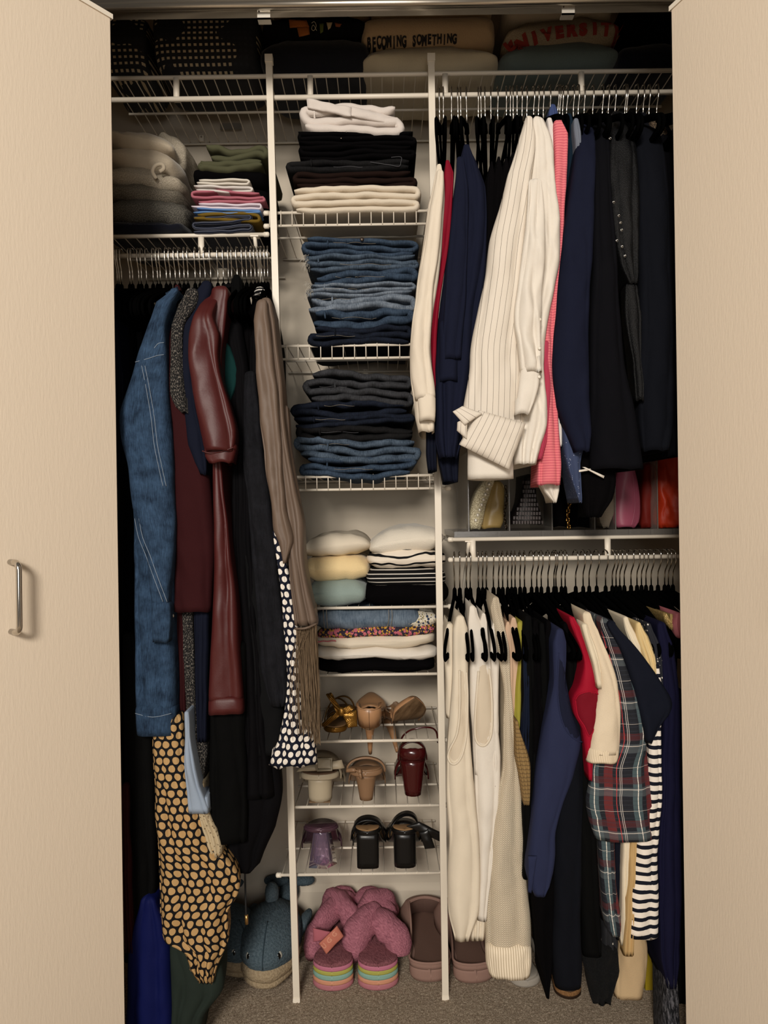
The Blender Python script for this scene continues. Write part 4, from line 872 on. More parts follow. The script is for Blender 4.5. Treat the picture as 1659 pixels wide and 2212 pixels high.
# ------------------------------------------------------------------ hanging clothes, upper right rod
CREPE = fab('cream_crepe', '#d6cab8', .85, 900, .2, .04, wr=.6); CRIM = fab('crimson_crepe', '#7c0c22', .7, 900, .2, .06)
PIN = stripes('white_pinstripe', '#d6ccbe', '#756d65', .0112, .065, 'u', off=.3); PINKS = stripes('pink_rib_stripe', '#d8757a', '#c25a68', .0052, .4, 'v')
GREYS = fab('grey_jersey', '#6a6f7a', .9, 800, .3, .06); SEQ = speckle('black_sequin', '#050506', '#33353c', 420, .58, .76, .45, bs=.7)
INKW = fab('ink_black_wool', '#0b0b0f', .9, 900, .3, .12, spec=.06); COATN = fab('midnight_wool', '#090b12', .9, 700, .3, .12)
DENB = fab('denim_blue_crepe', '#3d4a72', .85, 900, .3, .08)
garment('cream_blouse', 'blouse', 'cream blouse with buttoned cuff, leftmost on the upper right rod', CREPE, [(358, 944, 954), (385, 938, 960), (440, 925, 960), (540, 912, 955), (640, 898, 942), (720, 888, 932), (800, 886, 935), (900, 898, 940), (934, 906, 940)], 1.40,
        (lambda r: cloth('sleeve', CREPE, [(372, 944, 958), (450, 928, 956), (560, 910, 946), (650, 898, 934), (750, 885, 930), (816, 888, 936), (862, 897, 940)], 1.386, r, depth=.07, pleat=(.007, 1.6, .5), wr=.005, seed=41, yc=1.5),
         lambda r: cloth('cuff', CREPE, [(860, 902, 940), (885, 903, 940), (910, 905, 939)], 1.382, r, depth=.07, pleat=(.002, 1, 0), seed=42, yc=1.5)), pleat=(.008, 1.6, .9), seed=40, depth=.14)
garment('crimson_dress', 'dress', 'crimson dress sliver between the cream blouse and the navy ones', CRIM, [(348, 963, 971), (372, 960, 980), (437, 953, 978), (529, 946, 970), (621, 936, 955), (700, 926, 946), (760, 919, 943), (798, 915, 941), (842, 934, 943)], 1.412, pleat=(.008, 1.2, .4), seed=43, depth=.2)
def navy(r):
    cloth('sleeve', NAVYB, [(342, 986, 1002), (400, 982, 1012), (511, 972, 1012), (621, 962, 1008), (700, 957, 1002), (776, 957, 997)], 1.385, r, depth=.06, pleat=(.006, 1.6, .3), seed=45, yc=1.5)
    cloth('sleeve', NAVYB, [(700, 950, 990), (780, 948, 990), (824, 949, 990)], 1.392, r, depth=.05, pleat=(.004, 1, .3), seed=46, yc=1.5)
garment('navy_blouse', 'blouse', 'navy pleated blouse with two stacked sleeves right of the crimson dress', NAVYB, [(318, 1000, 1016), (345, 991, 1030), (400, 983, 1052), (511, 970, 1056), (621, 956, 1048), (720, 946, 1035), (800, 942, 1025), (900, 940, 1010), (955, 942, 1000), (990, 950, 990)], 1.40, (navy,), pleat=(.014, 3.4, .6), wr=.004, seed=44, depth=.18)
garment('navy_dress', 'dress', 'longer navy dress whose hem ends beside the right post', NAVYC, [(400, 1000, 1050), (700, 960, 1030), (950, 945, 1000), (1000, 948, 992), (1042, 958, 990)], 1.44, pleat=(.010, 2, .4), seed=47, depth=.15)
garment('navy_blouse', 'top', 'small navy hem hanging left of the right post under the cream cuff', NAVYC, [(900, 922, 944), (980, 922, 944), (1018, 926, 944)], 1.45, seed=48, depth=.1)
gr = 'black tops under the hangers on the upper right rod'
for k, (a, b, y0, y1) in enumerate(((1052, 1072, 352, 800), (1068, 1088, 340, 700), (1084, 1104, 345, 640), (1098, 1120, 330, 600))):
    garment('black_blouse', 'top', ['black strappy top nearest the navy blouse on the upper right rod', 'second black top right of the navy blouse', 'third black top right of the navy blouse', 'black top nearest the pinstripe shirt'][k], BLACKC,
            [(y0, (a + b) / 2 - 3, (a + b) / 2 + 3), (y0 + 35, a, b), ((y0 + y1) / 2, a - 8, b - 2), (y1, a - 14, b - 8)], 1.425, group=gr, seed=50 + k, pleat=(.006, 2, k), depth=.2)
def pin(r):
    v, f, u = patch([(1034, 886, 1.345), (1136, 914, 1.352), (1099, 1014, 1.345), (992, 960, 1.348)], bulge=.012, wr=.003, seed=3); mesh('turned_cuff', v, f, PIN, r, [(a - .004, b) for a, b in u])
    patcho('cuff_corner', PIN, [(978, 889, 1.335), (999, 877, 1.335), (1042, 893, 1.335), (1004, 918, 1.332)], r, bulge=.004, wr=.002, nx=8, ny=8)
    patcho('cuff_fold', PIN, [(988, 912, 1.345), (1010, 900, 1.34), (1008, 948, 1.338), (987, 930, 1.345)], r, bulge=.005, wr=.002, nx=8, ny=8)
    cloth('shirt_tail', WHITEC, [(930, 1010, 1116), (980, 1013, 1114), (1034, 1013, 1114)], 1.374, r, depth=.10, pleat=(.003, .8, 0), wr=.002, seed=60, hem=0, yc=1.5)
    patcho('collar', PIN, [(1132, 262, 1.46), (1150, 250, 1.50), (1160, 275, 1.47), (1140, 292, 1.42)], r, bulge=.006, th=.005)
garment('pinstripe_shirt', 'shirt', 'white pinstriped shirt with turned-back cuff in the middle of the upper right rod', PIN, [(258, 1134, 1150), (290, 1124, 1156), (327, 1114, 1156), (371, 1099, 1152), (445, 1081, 1146), (511, 1062, 1140), (595, 1050, 1134), (673, 1034, 1128), (747, 1018, 1124), (800, 1014, 1126), (872, 1004, 1132), (915, 998, 1136), (950, 1004, 1130)], 1.366, (pin,), pleat=(.010, 1.5, .5), wr=.006, ws=14, seed=59, depth=.18, ux=True)
def white(r):
    cloth('sleeve', WHITEC, [(392, 1147, 1172), (470, 1136, 1175), (559, 1127, 1176), (640, 1116, 1174), (700, 1112, 1172), (760, 1119, 1173), (805, 1125, 1168)], 1.345, r, depth=.06, pleat=(.010, 1.8, .3), wr=.010, ws=18, seed=62, yc=1.45, top_env=.5)
    cloth('cuff', WHITEC, [(800, 1126, 1168), (835, 1122, 1164), (870, 1116, 1155), (896, 1112, 1146)], 1.343, r, depth=.05, pleat=(.004, 1.3, .3), wr=.004, seed=63, yc=1.45)
    for k in range(3):
        m = MB(); m.ball(P(1166 - k * .5, 690 + k * 62, 1.342), (.0032, .0014, .0032), 9, 5); m.build('button', plain('shell_button', '#d9d0c2', .3), r)
    patcho('collar', WHITEC, [(1146, 258, 1.47), (1172, 252, 1.52), (1185, 290, 1.45), (1158, 300, 1.42)], r, bulge=.006, th=.005)
garment('white_shirt', 'shirt', 'crumpled plain white shirt directly right of the pinstripe shirt', WHITEC, [(262, 1148, 1176), (300, 1146, 1192), (340, 1144, 1198), (400, 1145, 1204), (470, 1140, 1213), (559, 1130, 1214), (614, 1126, 1202), (680, 1120, 1188), (732, 1116, 1180), (800, 1118, 1178), (875, 1110, 1190), (919, 1112, 1186), (975, 1112, 1168), (1004, 1114, 1160)], 1.378, (white,), pleat=(.013, 2.5, .2), wr=.008, ws=16, seed=61, depth=.18)
garment('white_shirt', 'shirt', 'white shirt with rounded tail peeking out right of the crumpled one', GREYW, [(258, 1180, 1192), (290, 1184, 1204), (360, 1190, 1210), (460, 1200, 1217), (600, 1190, 1210), (735, 1182, 1198), (900, 1200, 1212), (960, 1202, 1214), (965, 1204, 1212)], 1.41, seed=64, depth=.2)
garment('white_blouse', 'blouse', 'white cotton blouse point hanging below the pink shirt cuff', WHITEC, [(1010, 1164, 1210), (1040, 1166, 1210), (1062, 1178, 1208), (1086, 1194, 1202)], 1.425, pleat=(.008, 2, .3), wr=.006, seed=65, depth=.08)
garment('blue_blouse', 'blouse', 'denim blue blouse collar tip sticking up between the white and pink shirts', DENB, [(228, 1190, 1200), (240, 1186, 1206), (262, 1188, 1206), (300, 1192, 1206), (400, 1196, 1208)], 1.53, seed=66, depth=.08)
garment('pink_shirt', 'shirt', 'pink striped shirt right of the white shirts on the upper right rod', PINKS, [(264, 1198, 1216), (287, 1198, 1228), (364, 1198, 1227), (456, 1192, 1221), (600, 1180, 1214), (747, 1172, 1200), (850, 1174, 1204), (930, 1170, 1210), (1000, 1164, 1214), (1048, 1161, 1213)], 1.396,
        (lambda r: cloth('inner_facing', fab('deep_rose_cotton', '#a83c52', .85, 900, .3, .06), [(740, 1174, 1186), (840, 1174, 1190), (950, 1166, 1184), (994, 1160, 1172)], 1.388, r, depth=.04, seed=68, yc=1.45),), pleat=(.008, 1.5, .6), seed=67, depth=.16)
garment('dark_teal_blouse', 'top', 'very dark teal top behind the pink shirt shoulder', fab('ink_teal', '#0e1e2b', .9, 800, .3, .1), [(250, 1222, 1236), (280, 1222, 1246), (400, 1216, 1246), (600, 1205, 1230), (900, 1206, 1226)], 1.43, seed=69, depth=.2)
garment('grey_blouse', 'top', 'grey jersey top with narrow shoulder left of the navy blazer', GREYS, [(258, 1240, 1250), (280, 1240, 1256), (340, 1244, 1256), (420, 1240, 1252)], 1.405, seed=70, depth=.2)
garment('navy_blazer', 'blazer', 'navy blazer with long flat sleeve right of the pink shirt', NAVYB, [(258, 1256, 1276), (285, 1250, 1288), (340, 1243, 1290), (456, 1228, 1288), (560, 1214, 1284), (680, 1206, 1276), (787, 1198, 1278), (875, 1208, 1280), (930, 1228, 1280), (976, 1246, 1274)], 1.372, pleat=(.006, 1.1, .6), wr=.004, seed=71, depth=.2, shoulder=True)
garment('black_blazer', 'blazer', 'black blazer with widening sleeve hem right of the navy blazer', INKW, [(256, 1282, 1302), (285, 1284, 1318), (400, 1286, 1322), (560, 1284, 1336), (680, 1278, 1344), (790, 1279, 1355), (875, 1280, 1376), (960, 1281, 1390), (1014, 1283, 1397)], 1.378, pleat=(.007, 1.6, .3), wr=.003, seed=72, depth=.2, shoulder=True)
def seqd(r):
    rnd = random.Random(5)
    for x, y in ((1318, 299), (1326, 437), (1337, 466), (1341, 481), (1343, 497), (1344, 533), (1350, 553), (1333, 520)):
        m = MB(); c = P(x, y, 1.384); m.tube([c + Vector((.002 * math.cos(2 * math.pi * j / 9), 0, .002 * math.sin(2 * math.pi * j / 9))) for j in range(10)], .0006, 4); m.build('sequin', CHROME, r)
    cloth('sleeve', SEQ, [(620, 1352, 1380), (690, 1354, 1388), (745, 1362, 1388), (775, 1368, 1386), (820, 1372, 1390), (866, 1376, 1391)], 1.395, r, depth=.06, pleat=(.008, 1.5, .4), seed=74, yc=1.5)
garment('sequin_jacket', 'jacket', 'black jacket with scattered silver sequins and glittery front edge', SEQ, [(247, 1322, 1352), (275, 1317, 1374), (400, 1318, 1386), (500, 1328, 1384), (570, 1342, 1382), (614, 1360, 1378)], 1.392, (seqd,), pleat=(.008, 2, .2), seed=73, depth=.2, shoulder=True)
garment('black_coat', 'coat', 'long black wool coat right of the sequin jacket', COATN, [(252, 1374, 1400), (290, 1378, 1432), (400, 1382, 1450), (640, 1386, 1458), (800, 1385, 1462), (900, 1388, 1462), (974, 1394, 1448)], 1.40, pleat=(.007, 1.5, .4), seed=75, depth=.25, shoulder=True)
garment('black_coat', 'coat', 'black coat at the far right of the upper rod beside the door', INKW, [(262, 1420, 1445), (300, 1425, 1462), (500, 1440, 1475), (800, 1445, 1480), (985, 1448, 1480)], 1.425, seed=76, depth=.25, shoulder=True)
garment('fuzzy_jacket', 'jacket', 'brown fuzzy jacket collar at the far right end of the upper rod', speckle('brown_boucle', '#2a221c', '#6a5844', 300, .42, .6, bs=1), [(256, 1410, 1428), (272, 1406, 1440), (300, 1412, 1450), (420, 1430, 1460)], 1.50, seed=77, depth=.15)
garment('bandana_blouse', 'top', 'blue bandana printed top hanging below the navy blazer', blotch('bandana_print', '#2c3856', [('#aeb2c4', .12, 1.6), ('#2c3856', .06, 1.6), ('#8d94ad', .1, .9)], 110), [(870, 1214, 1226), (900, 1215, 1242), (960, 1218, 1264), (1000, 1224, 1256), (1050, 1238, 1256), (1086, 1250, 1257)], 1.40, pleat=(.006, 1.6, .3), seed=78, depth=.1)
garment('black_knit', 'sweater', 'black draped knit with white edge hanging over the purses', BLACKC, [(940, 1252, 1290), (980, 1250, 1330), (1040, 1254, 1336), (1080, 1262, 1326), (1118, 1270, 1300)], 1.415,
        (lambda r: patcho('white_edge', WHITEC, [(1258, 1009, 1.395), (1264, 1009, 1.395), (1306, 1028, 1.395), (1304, 1033, 1.395)], r, bulge=.001, nx=4, ny=4), lambda r: patcho('white_edge', WHITEC, [(1244, 1016, 1.398), (1276, 1012, 1.398), (1276, 1016, 1.398), (1244, 1021, 1.398)], r, bulge=.001, nx=4, ny=4)), pleat=(.008, 2, .2), seed=79, depth=.12)

# ------------------------------------------------------------------ hanging clothes, lower right rod
KNIT = knit('cream_cable_knit', '#dccdb4', dk=.62, strength=.8); SLATEB = fab('slate_blue_crepe', '#252a44', .85, 900, .25, .06); REDC = fab('cherry_crepe', '#950f27', .7, 900, .2, .06)
IVK = fab('ivory_fine_knit', '#d3c3aa', .95, 500, .4, .04); PLAID = plaid('tartan_gauze'); YEL = fab('acid_yellow_jersey', '#98903a', .85, 800, .3, .06)
STR = stripes('breton_stripe', '#e6dccf', '#10131f', .0178, .42, 'v'); MIDN = fab('midnight_jersey', '#10131e', .9, 800, .3, .08); PURN = fab('ink_violet_jersey', '#101029', .85, 800, .3, .08)
CRT = fab('cream_tee', '#dccfb6', .9, 800, .3, .04); BUT2 = fab('butter_tee', '#d6bd8a', .9, 800, .3, .04)
PLANK = fab('blush_cotton', '#c6a78c', .9, 800, .3, .05); INNER = fab('shadow_cream', '#c9bba6', .9, 900, .2, .03)  # last one: shade inside the tank tops put into a darker cream
def trim(mat, pts, d, r=.0022, nm='armhole_trim'): return lambda o: line(nm, mat, [(x, y, d) for x, y in pts], r, o, n=7)
def t1(r):
    cloth('tail', IVORY, [(1700, 1000, 1030), (1900, 1012, 1046), (1980, 1018, 1049), (2031, 1016, 1047)], 1.462, r, depth=.05, seed=81, yc=1.5)
garment('tank_shirt', 'tank top', 'ivory silky tank top with trimmed armhole, leftmost of the lower rod', IVORY, [(1338, 984, 1004), (1358, 979, 1011), (1400, 978, 1012), (1470, 976, 1012), (1560, 972, 1014), (1640, 966, 1020), (1720, 966, 1028), (1822, 972, 1037), (1900, 968, 1040), (1980, 970, 1036), (2034, 984, 1014)], 1.440,
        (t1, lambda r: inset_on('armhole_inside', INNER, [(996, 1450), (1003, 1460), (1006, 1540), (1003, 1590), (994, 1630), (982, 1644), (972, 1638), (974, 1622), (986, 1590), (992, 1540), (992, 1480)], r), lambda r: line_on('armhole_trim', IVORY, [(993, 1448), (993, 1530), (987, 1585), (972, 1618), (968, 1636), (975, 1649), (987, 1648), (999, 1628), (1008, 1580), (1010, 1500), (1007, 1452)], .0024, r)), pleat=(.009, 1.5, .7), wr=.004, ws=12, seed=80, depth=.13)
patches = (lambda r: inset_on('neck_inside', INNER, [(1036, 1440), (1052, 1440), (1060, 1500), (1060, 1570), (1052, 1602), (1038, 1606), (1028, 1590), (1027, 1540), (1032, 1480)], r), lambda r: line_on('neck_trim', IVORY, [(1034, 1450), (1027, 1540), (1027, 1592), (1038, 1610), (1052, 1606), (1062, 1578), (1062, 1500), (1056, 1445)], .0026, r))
garment('tank_shirt', 'tank top', 'ivory cotton tank top with scooped neck, second from the right post', WHITEC, [(1314, 1014, 1028), (1345, 1011, 1040), (1400, 1014, 1056), (1500, 1016, 1068), (1600, 1022, 1080), (1700, 1026, 1084), (1800, 1030, 1074), (1900, 1034, 1062), (1990, 1032, 1050)], 1.450, patches, pleat=(.008, 1.5, .2), seed=82, depth=.13)
for k, (a, b, y0, mt, lab) in enumerate(((960, 982, 1352, IVORY, 'ivory scarf end looped over the leftmost lower hanger'), (1020, 1032, 1315, WHITEC, 'white strap over the third lower hanger'), (1036, 1054, 1328, WHITEC, 'white ribbed strap over the fifth lower hanger'), (1060, 1074, 1341, WHITEC, 'narrow white strap beside the cream knit'), (1090, 1104, 1346, PLANK, 'crinkled beige strap right of the cream knit'), (1101, 1119, 1338, PLANK, 'blush strap left of the yellow top'))):
    garment('strap_blouse', 'top', lab, mt, [(y0, a + 4, b - 4), (y0 + 15, a, b), (y0 + 90, a + 2, b + 4), (y0 + 200, a + 4, b + 3), (y0 + 360 if k != 0 else y0 + 70, a + 6, b + 2)], 1.455 if k else 1.46, seed=83 + k, pleat=(.005, 1, k), depth=.12)
garment('knit_sweater', 'sweater', 'cream chunky knit sleeveless sweater with ribbed hem', KNIT, [(1296, 1064, 1080), (1312, 1060, 1084), (1348, 1066, 1090), (1400, 1076, 1100), (1480, 1088, 1104), (1545, 1090, 1109), (1659, 1088, 1121), (1705, 1078, 1127), (1806, 1060, 1135), (1900, 1051, 1141), (2000, 1050, 1149), (2080, 1051, 1152), (2112, 1064, 1147)], 1.445,
        (lambda r: cloth('ribbed_hem', stripes('cream_rib', '#e9dac2', '#b9a98f', .0052, .35, 'u'), [(2060, 1050, 1153), (2090, 1052, 1153), (2118, 1060, 1149)], 1.436, r, depth=.15, pleat=(.006, 1.6, .4), seed=90, hem=.003),), pleat=(.010, 1.6, .4), wr=.004, seed=89, depth=.13)
garment('yellow_blouse', 'top', 'acid yellow top between the blush strap and the black tops', YEL, [(1349, 1118, 1134), (1368, 1118, 1138), (1420, 1120, 1137), (1500, 1113, 1133), (1580, 1112, 1132), (1650, 1118, 1130)], 1.45, pleat=(.006, 1.4, .2), seed=91, depth=.12)
garment('checked_blouse', 'top', 'tan checked top hem below the yellow top', stripes('tan_check', '#8a7048', '#6a5538', .008, .25, 'v'), [(1560, 1112, 1120), (1640, 1114, 1144), (1680, 1124, 1146), (1740, 1134, 1144)], 1.415, seed=92, depth=.1)
garment('blue_blouse', 'top', 'dark denim blue top right of the yellow one', fab('denim_blue_jersey', '#111829', .9, 800, .3, .06), [(1400, 1130, 1142), (1500, 1130, 1144), (1600, 1126, 1146), (1640, 1132, 1142)], 1.43, seed=93, depth=.12)
gb = 'black tops on the lower right rod'
for k, (a, b, y0, y1) in enumerate(((1130, 1150, 1335, 1900), (1148, 1166, 1345, 1920), (1164, 1180, 1350, 2050), (1178, 1194, 1345, 2070), (1228, 1244, 1352, 1900), (1214, 1230, 1350, 2000))):
    garment('black_blouse', 'top', ['black top right of the yellow and blue ones', 'second black top right of the yellow one', 'black top with thin straps left of the slate blue dress', 'black top touching the slate blue dress on its left', 'black top between slate blue dress and cherry top', 'black top hidden behind the slate blue dress'][k], BLACKC if k % 2 else BLACKW,
            [(y0, a + 3, b - 3), (y0 + 30, a, b), (y0 + 140, a - 2, b + 6), ((y0 + y1) / 2, a, b + 8), (y1, a + 2, b + 10)], 1.43 + .004 * k, group=gb, seed=94 + k, pleat=(.007, 1.6, k), depth=.16)
garment('slate_dress', 'dress', 'slate blue sleeveless dress with deep armhole and split hem', SLATEB, [(1366, 1201, 1219), (1388, 1195, 1225), (1480, 1196, 1222), (1545, 1184, 1238), (1585, 1175, 1254), (1610, 1171, 1261), (1682, 1161, 1244), (1750, 1154, 1217), (1800, 1150, 1203), (1850, 1144, 1203), (1890, 1140, 1198), (1920, 1148, 1190), (1938, 1156, 1180)], 1.394,
        (lambda r: inset_on('armhole_inside', fab('slate_shade', '#171a2c', .9), [(1208, 1420), (1218, 1440), (1232, 1520), (1258, 1598), (1240, 1594), (1216, 1560), (1206, 1500)], r), lambda r: line_on('armhole_edge', SLATEB, [(1208, 1410), (1205, 1500), (1216, 1562), (1238, 1594), (1258, 1603)], .0014, r), lambda r: patcho('hem_flap', SLATEB, [(1141, 1850, 1.39), (1160, 1850, 1.388), (1148, 1930, 1.39), (1141, 1928, 1.39)], r, bulge=.003)), pleat=(.005, 1.2, .6), wr=.003, seed=101, depth=.15)  # armhole laid on closed cloth, its inner shade painted as darker slate
garment('black_trousers', 'trousers', 'dark navy black trousers hanging down to the brown sandal', COATN, [(1560, 1225, 1262), (1700, 1206, 1262), (1850, 1200, 1260), (2000, 1199, 1258), (2100, 1199, 1260), (2138, 1201, 1258)], 1.412, pleat=(.006, 1.2, .3), seed=102, depth=.15)
garment('black_trousers', 'trousers', 'black trousers just right of the dark navy ones', BLACKW, [(1560, 1262, 1290), (1700, 1250, 1290), (1850, 1252, 1292), (1980, 1256, 1298), (2068, 1262, 1304)], 1.425, pleat=(.006, 1.2, .9), seed=103, depth=.15)
garment('black_dress', 'dress', 'black dress behind the slate blue split hem with a pointed strip', BLACKC, [(1800, 1150, 1204), (1950, 1152, 1204), (2060, 1160, 1200), (2100, 1172, 1192), (2158, 1180, 1186)], 1.43, pleat=(.006, 1.2, .9), seed=104, depth=.12)
def red(r):
    pts = [(1243, 1512), (1252, 1500), (1275, 1494), (1296, 1502), (1303, 1520), (1299, 1545), (1288, 1566), (1274, 1590), (1262, 1568), (1248, 1545)]
    inset_on('sleeve_opening', fab('cherry_shade', '#6d0b1c', .75), pts, r); line_on('sleeve_hem', REDC, pts + pts[:1], .0014, r)  # opening is a patch on the sleeve, inner shade put into darker red
garment('cherry_blouse', 'blouse', 'cherry red blouse with wide open sleeve on the lower rod', REDC, [(1337, 1234, 1242), (1360, 1240, 1256), (1430, 1262, 1283), (1480, 1254, 1296), (1512, 1240, 1304), (1545, 1243, 1306), (1575, 1258, 1292), (1640, 1268, 1282), (1686, 1272, 1278)], 1.39, (red,), pleat=(.006, 1.1, .8), seed=105, depth=.14)
garment('ivory_sweater', 'sweater', 'ivory knit short-sleeved sweater with ribbed sleeve edge', IVK, [(1330, 1261, 1279), (1362, 1268, 1294), (1420, 1288, 1318), (1480, 1296, 1338), (1550, 1287, 1344), (1600, 1279, 1343), (1632, 1274, 1342)], 1.38,
        (lambda r: cloth('ribbed_edge', stripes('ivory_rib', '#e2d2b8', '#c0ae92', .0034, .4, 'u'), [(1626, 1272, 1342), (1640, 1271, 1341), (1650, 1271, 1338)], 1.379, r, depth=.1, pleat=(.003, 1, .3), seed=107),), pleat=(.007, 1.2, .3), wr=.004, seed=106, depth=.12)
garment('white_tee', 't-shirt', 'cream T-shirt sleeve between the cherry blouse and ivory sweater', CRT, [(1352, 1258, 1270), (1400, 1270, 1288), (1450, 1284, 1300), (1488, 1292, 1302)], 1.372, pleat=(.004, 1, .3), seed=108, depth=.06, yc=1.45)
garment('plaid_shirt', 'shirt', 'dark tartan gauze shirt in navy, red and grey', PLAID, [(1345, 1298, 1318), (1375, 1304, 1336), (1440, 1318, 1362), (1512, 1330, 1380), (1600, 1330, 1399), (1655, 1288, 1408), (1700, 1278, 1418), (1734, 1272, 1424), (1780, 1278, 1430), (1819, 1290, 1431)], 1.396,
        (lambda r: cloth('back_tail', PLAID, [(1810, 1294, 1330), (1900, 1300, 1332), (1980, 1305, 1342), (2010, 1312, 1343), (2022, 1320, 1340)], 1.42, r, depth=.08, seed=110, yc=1.5),), pleat=(.007, 1.6, .1), wr=.004, seed=109, depth=.13)
garment('navy_tee', 't-shirt', 'midnight navy T-shirt with a pointed stiff sleeve over the plaid', MIDN, [(1350, 1312, 1332), (1400, 1340, 1378), (1440, 1356, 1410), (1480, 1368, 1436), (1515, 1376, 1456), (1535, 1382, 1456), (1570, 1390, 1430), (1606, 1396, 1408)], 1.388, pleat=(.005, 1.1, .5), seed=111, depth=.08, yc=1.5)
garment('cream_tee', 't-shirt', 'cream T-shirt shoulder right of the plaid shirt', CRT, [(1337, 1346, 1357), (1370, 1354, 1374), (1420, 1376, 1396), (1470, 1396, 1407)], 1.405, seed=112, depth=.12)
garment('butter_tee', 't-shirt', 'butter yellow T-shirt shoulder right of the cream one', BUT2, [(1349, 1374, 1386), (1375, 1376, 1402), (1420, 1392, 1417), (1460, 1402, 1420), (1484, 1408, 1416)], 1.40, seed=113, depth=.12)
garment('patterned_blouse', 'top', 'black and white abstract patterned top beside the butter T-shirt', blotch('brush_print', '#14161f', [('#cfc8bd', .24, 1.2), ('#14161f', .1, 1.3)], 120), [(1350, 1396, 1406), (1390, 1404, 1424), (1450, 1416, 1432), (1496, 1424, 1432)], 1.41, seed=114, depth=.12)
garment('striped_dress', 'dress', 'white dress with black horizontal stripes at lower right', STR, [(1440, 1414, 1424), (1500, 1420, 1432), (1580, 1406, 1430), (1660, 1404, 1430), (1740, 1400, 1432), (1800, 1378, 1428), (1850, 1373, 1424), (1930, 1366, 1426), (1990, 1362, 1427), (2031, 1361, 1427)], 1.402, pleat=(.006, 1.3, .5), seed=115, depth=.12, hem=.003)
garment('violet_dress', 'dress', 'ink violet jersey dress at the far right of the lower rod', PURN, [(1352, 1420, 1440), (1400, 1425, 1458), (1500, 1434, 1470), (1700, 1432, 1474), (1850, 1424, 1475), (1960, 1426, 1476), (2080, 1430, 1470), (2136, 1442, 1462)], 1.408, pleat=(.010, 2, .3), seed=116, depth=.15)
garment('black_dress', 'dress', 'black dress against the right door near the floor', BLACKW, [(1500, 1460, 1482), (1800, 1460, 1485), (2000, 1455, 1485), (2170, 1452, 1485)], 1.425, seed=117, depth=.15)
garment('cream_trousers', 'trousers', 'cream trouser leg left of the striped dress', CRT, [(1780, 1346, 1368), (1850, 1346, 1366), (1930, 1345, 1364), (2044, 1344, 1368)], 1.415, seed=118, depth=.1)
garment('tan_trousers', 'trousers', 'tan trouser leg in front of the beige trousers at lower right', fab('camel_cotton', '#b99a6a', .9, 800, .3, .05), [(1820, 1362, 1376), (1900, 1358, 1374), (1990, 1350, 1374), (2066, 1348, 1370)], 1.408, seed=119, depth=.1)
garment('beige_trousers', 'trousers', 'beige knitted trousers whose hem nearly reaches the carpet', fab('beige_knit', '#b49b78', .95, 500, .4, .05), [(1990, 1342, 1384), (2045, 1340, 1402), (2090, 1336, 1402), (2130, 1333, 1400), (2160, 1332, 1394)], 1.425, pleat=(.006, 1.2, .2), seed=120, depth=.12)
garment('printed_trousers', 'trousers', 'black and white geometric printed hem left of the beige trousers', blotch('geo_print', '#101116', [('#c9c3ba', .22, 1.0), ('#101116', .12, 1.2)], 90), [(2010, 1304, 1330), (2040, 1302, 1338), (2072, 1306, 1334)], 1.44, seed=121, depth=.1)
garment('fur_scarf', 'scarf', 'fluffy black fur piece hanging just above the carpet', speckle('black_fur', '#030304', '#0d0e0f', 220, .45, .7, 1, bs=1.5), [(2060, 1264, 1340), (2100, 1266, 1338), (2140, 1276, 1332), (2172, 1284, 1318)], 1.43, wr=.012, ws=40, seed=122, depth=.12)
garment('marled_scarf', 'scarf', 'black and white marled knit at the bottom right corner', speckle('marl_knit', '#0d0e13', '#5c5b60', 200, .45, .62, .9, (1, .3), bs=1), [(2110, 1438, 1464), (2180, 1436, 1470), (2280, 1436, 1476)], 1.41, seed=123, depth=.1)
garment('navy_trousers', 'trousers', 'dark navy trouser leg between plaid tail and cream trousers', MIDN, [(1780, 1326, 1350), (1900, 1328, 1350), (2030, 1330, 1348)], 1.435, seed=124, depth=.1)
gq = 'black clothes packed at the right of the lower rod'
for k in range(8):
    a = 1252 + k * 27
    filler(a, a + 20, 1300, [1900, 1800, 2060, 1880, 1850, 1900, 1950, 2000][k], 1.455 + .003 * (k % 3), BLACKC if k % 2 else BLACKW, ['black top behind the cherry blouse', 'black top behind the ivory sweater', 'black top behind the plaid shirt collar', 'black top behind the navy T-shirt', 'black top behind the cream T-shirt', 'black top behind the butter T-shirt', 'black top behind the patterned top', 'black top behind the violet dress shoulder'][k], gq, 130 + k)
garment('gold_blouse', 'top', 'gold lame strap at the far right of the lower rod', speckle('gold_lame', '#7a6238', '#c8ad72', 300, .4, .6, .4, metal=.4), [(1327, 1432, 1440), (1345, 1438, 1450), (1360, 1448, 1456)], 1.43, seed=140, depth=.1)
garment('rose_blouse', 'top', 'dusty rose shoulder right at the door edge on the lower rod', fab('dusty_rose', '#a8646a', .9), [(1330, 1460, 1475), (1350, 1456, 1480), (1380, 1462, 1484)], 1.42, seed=141, depth=.1)

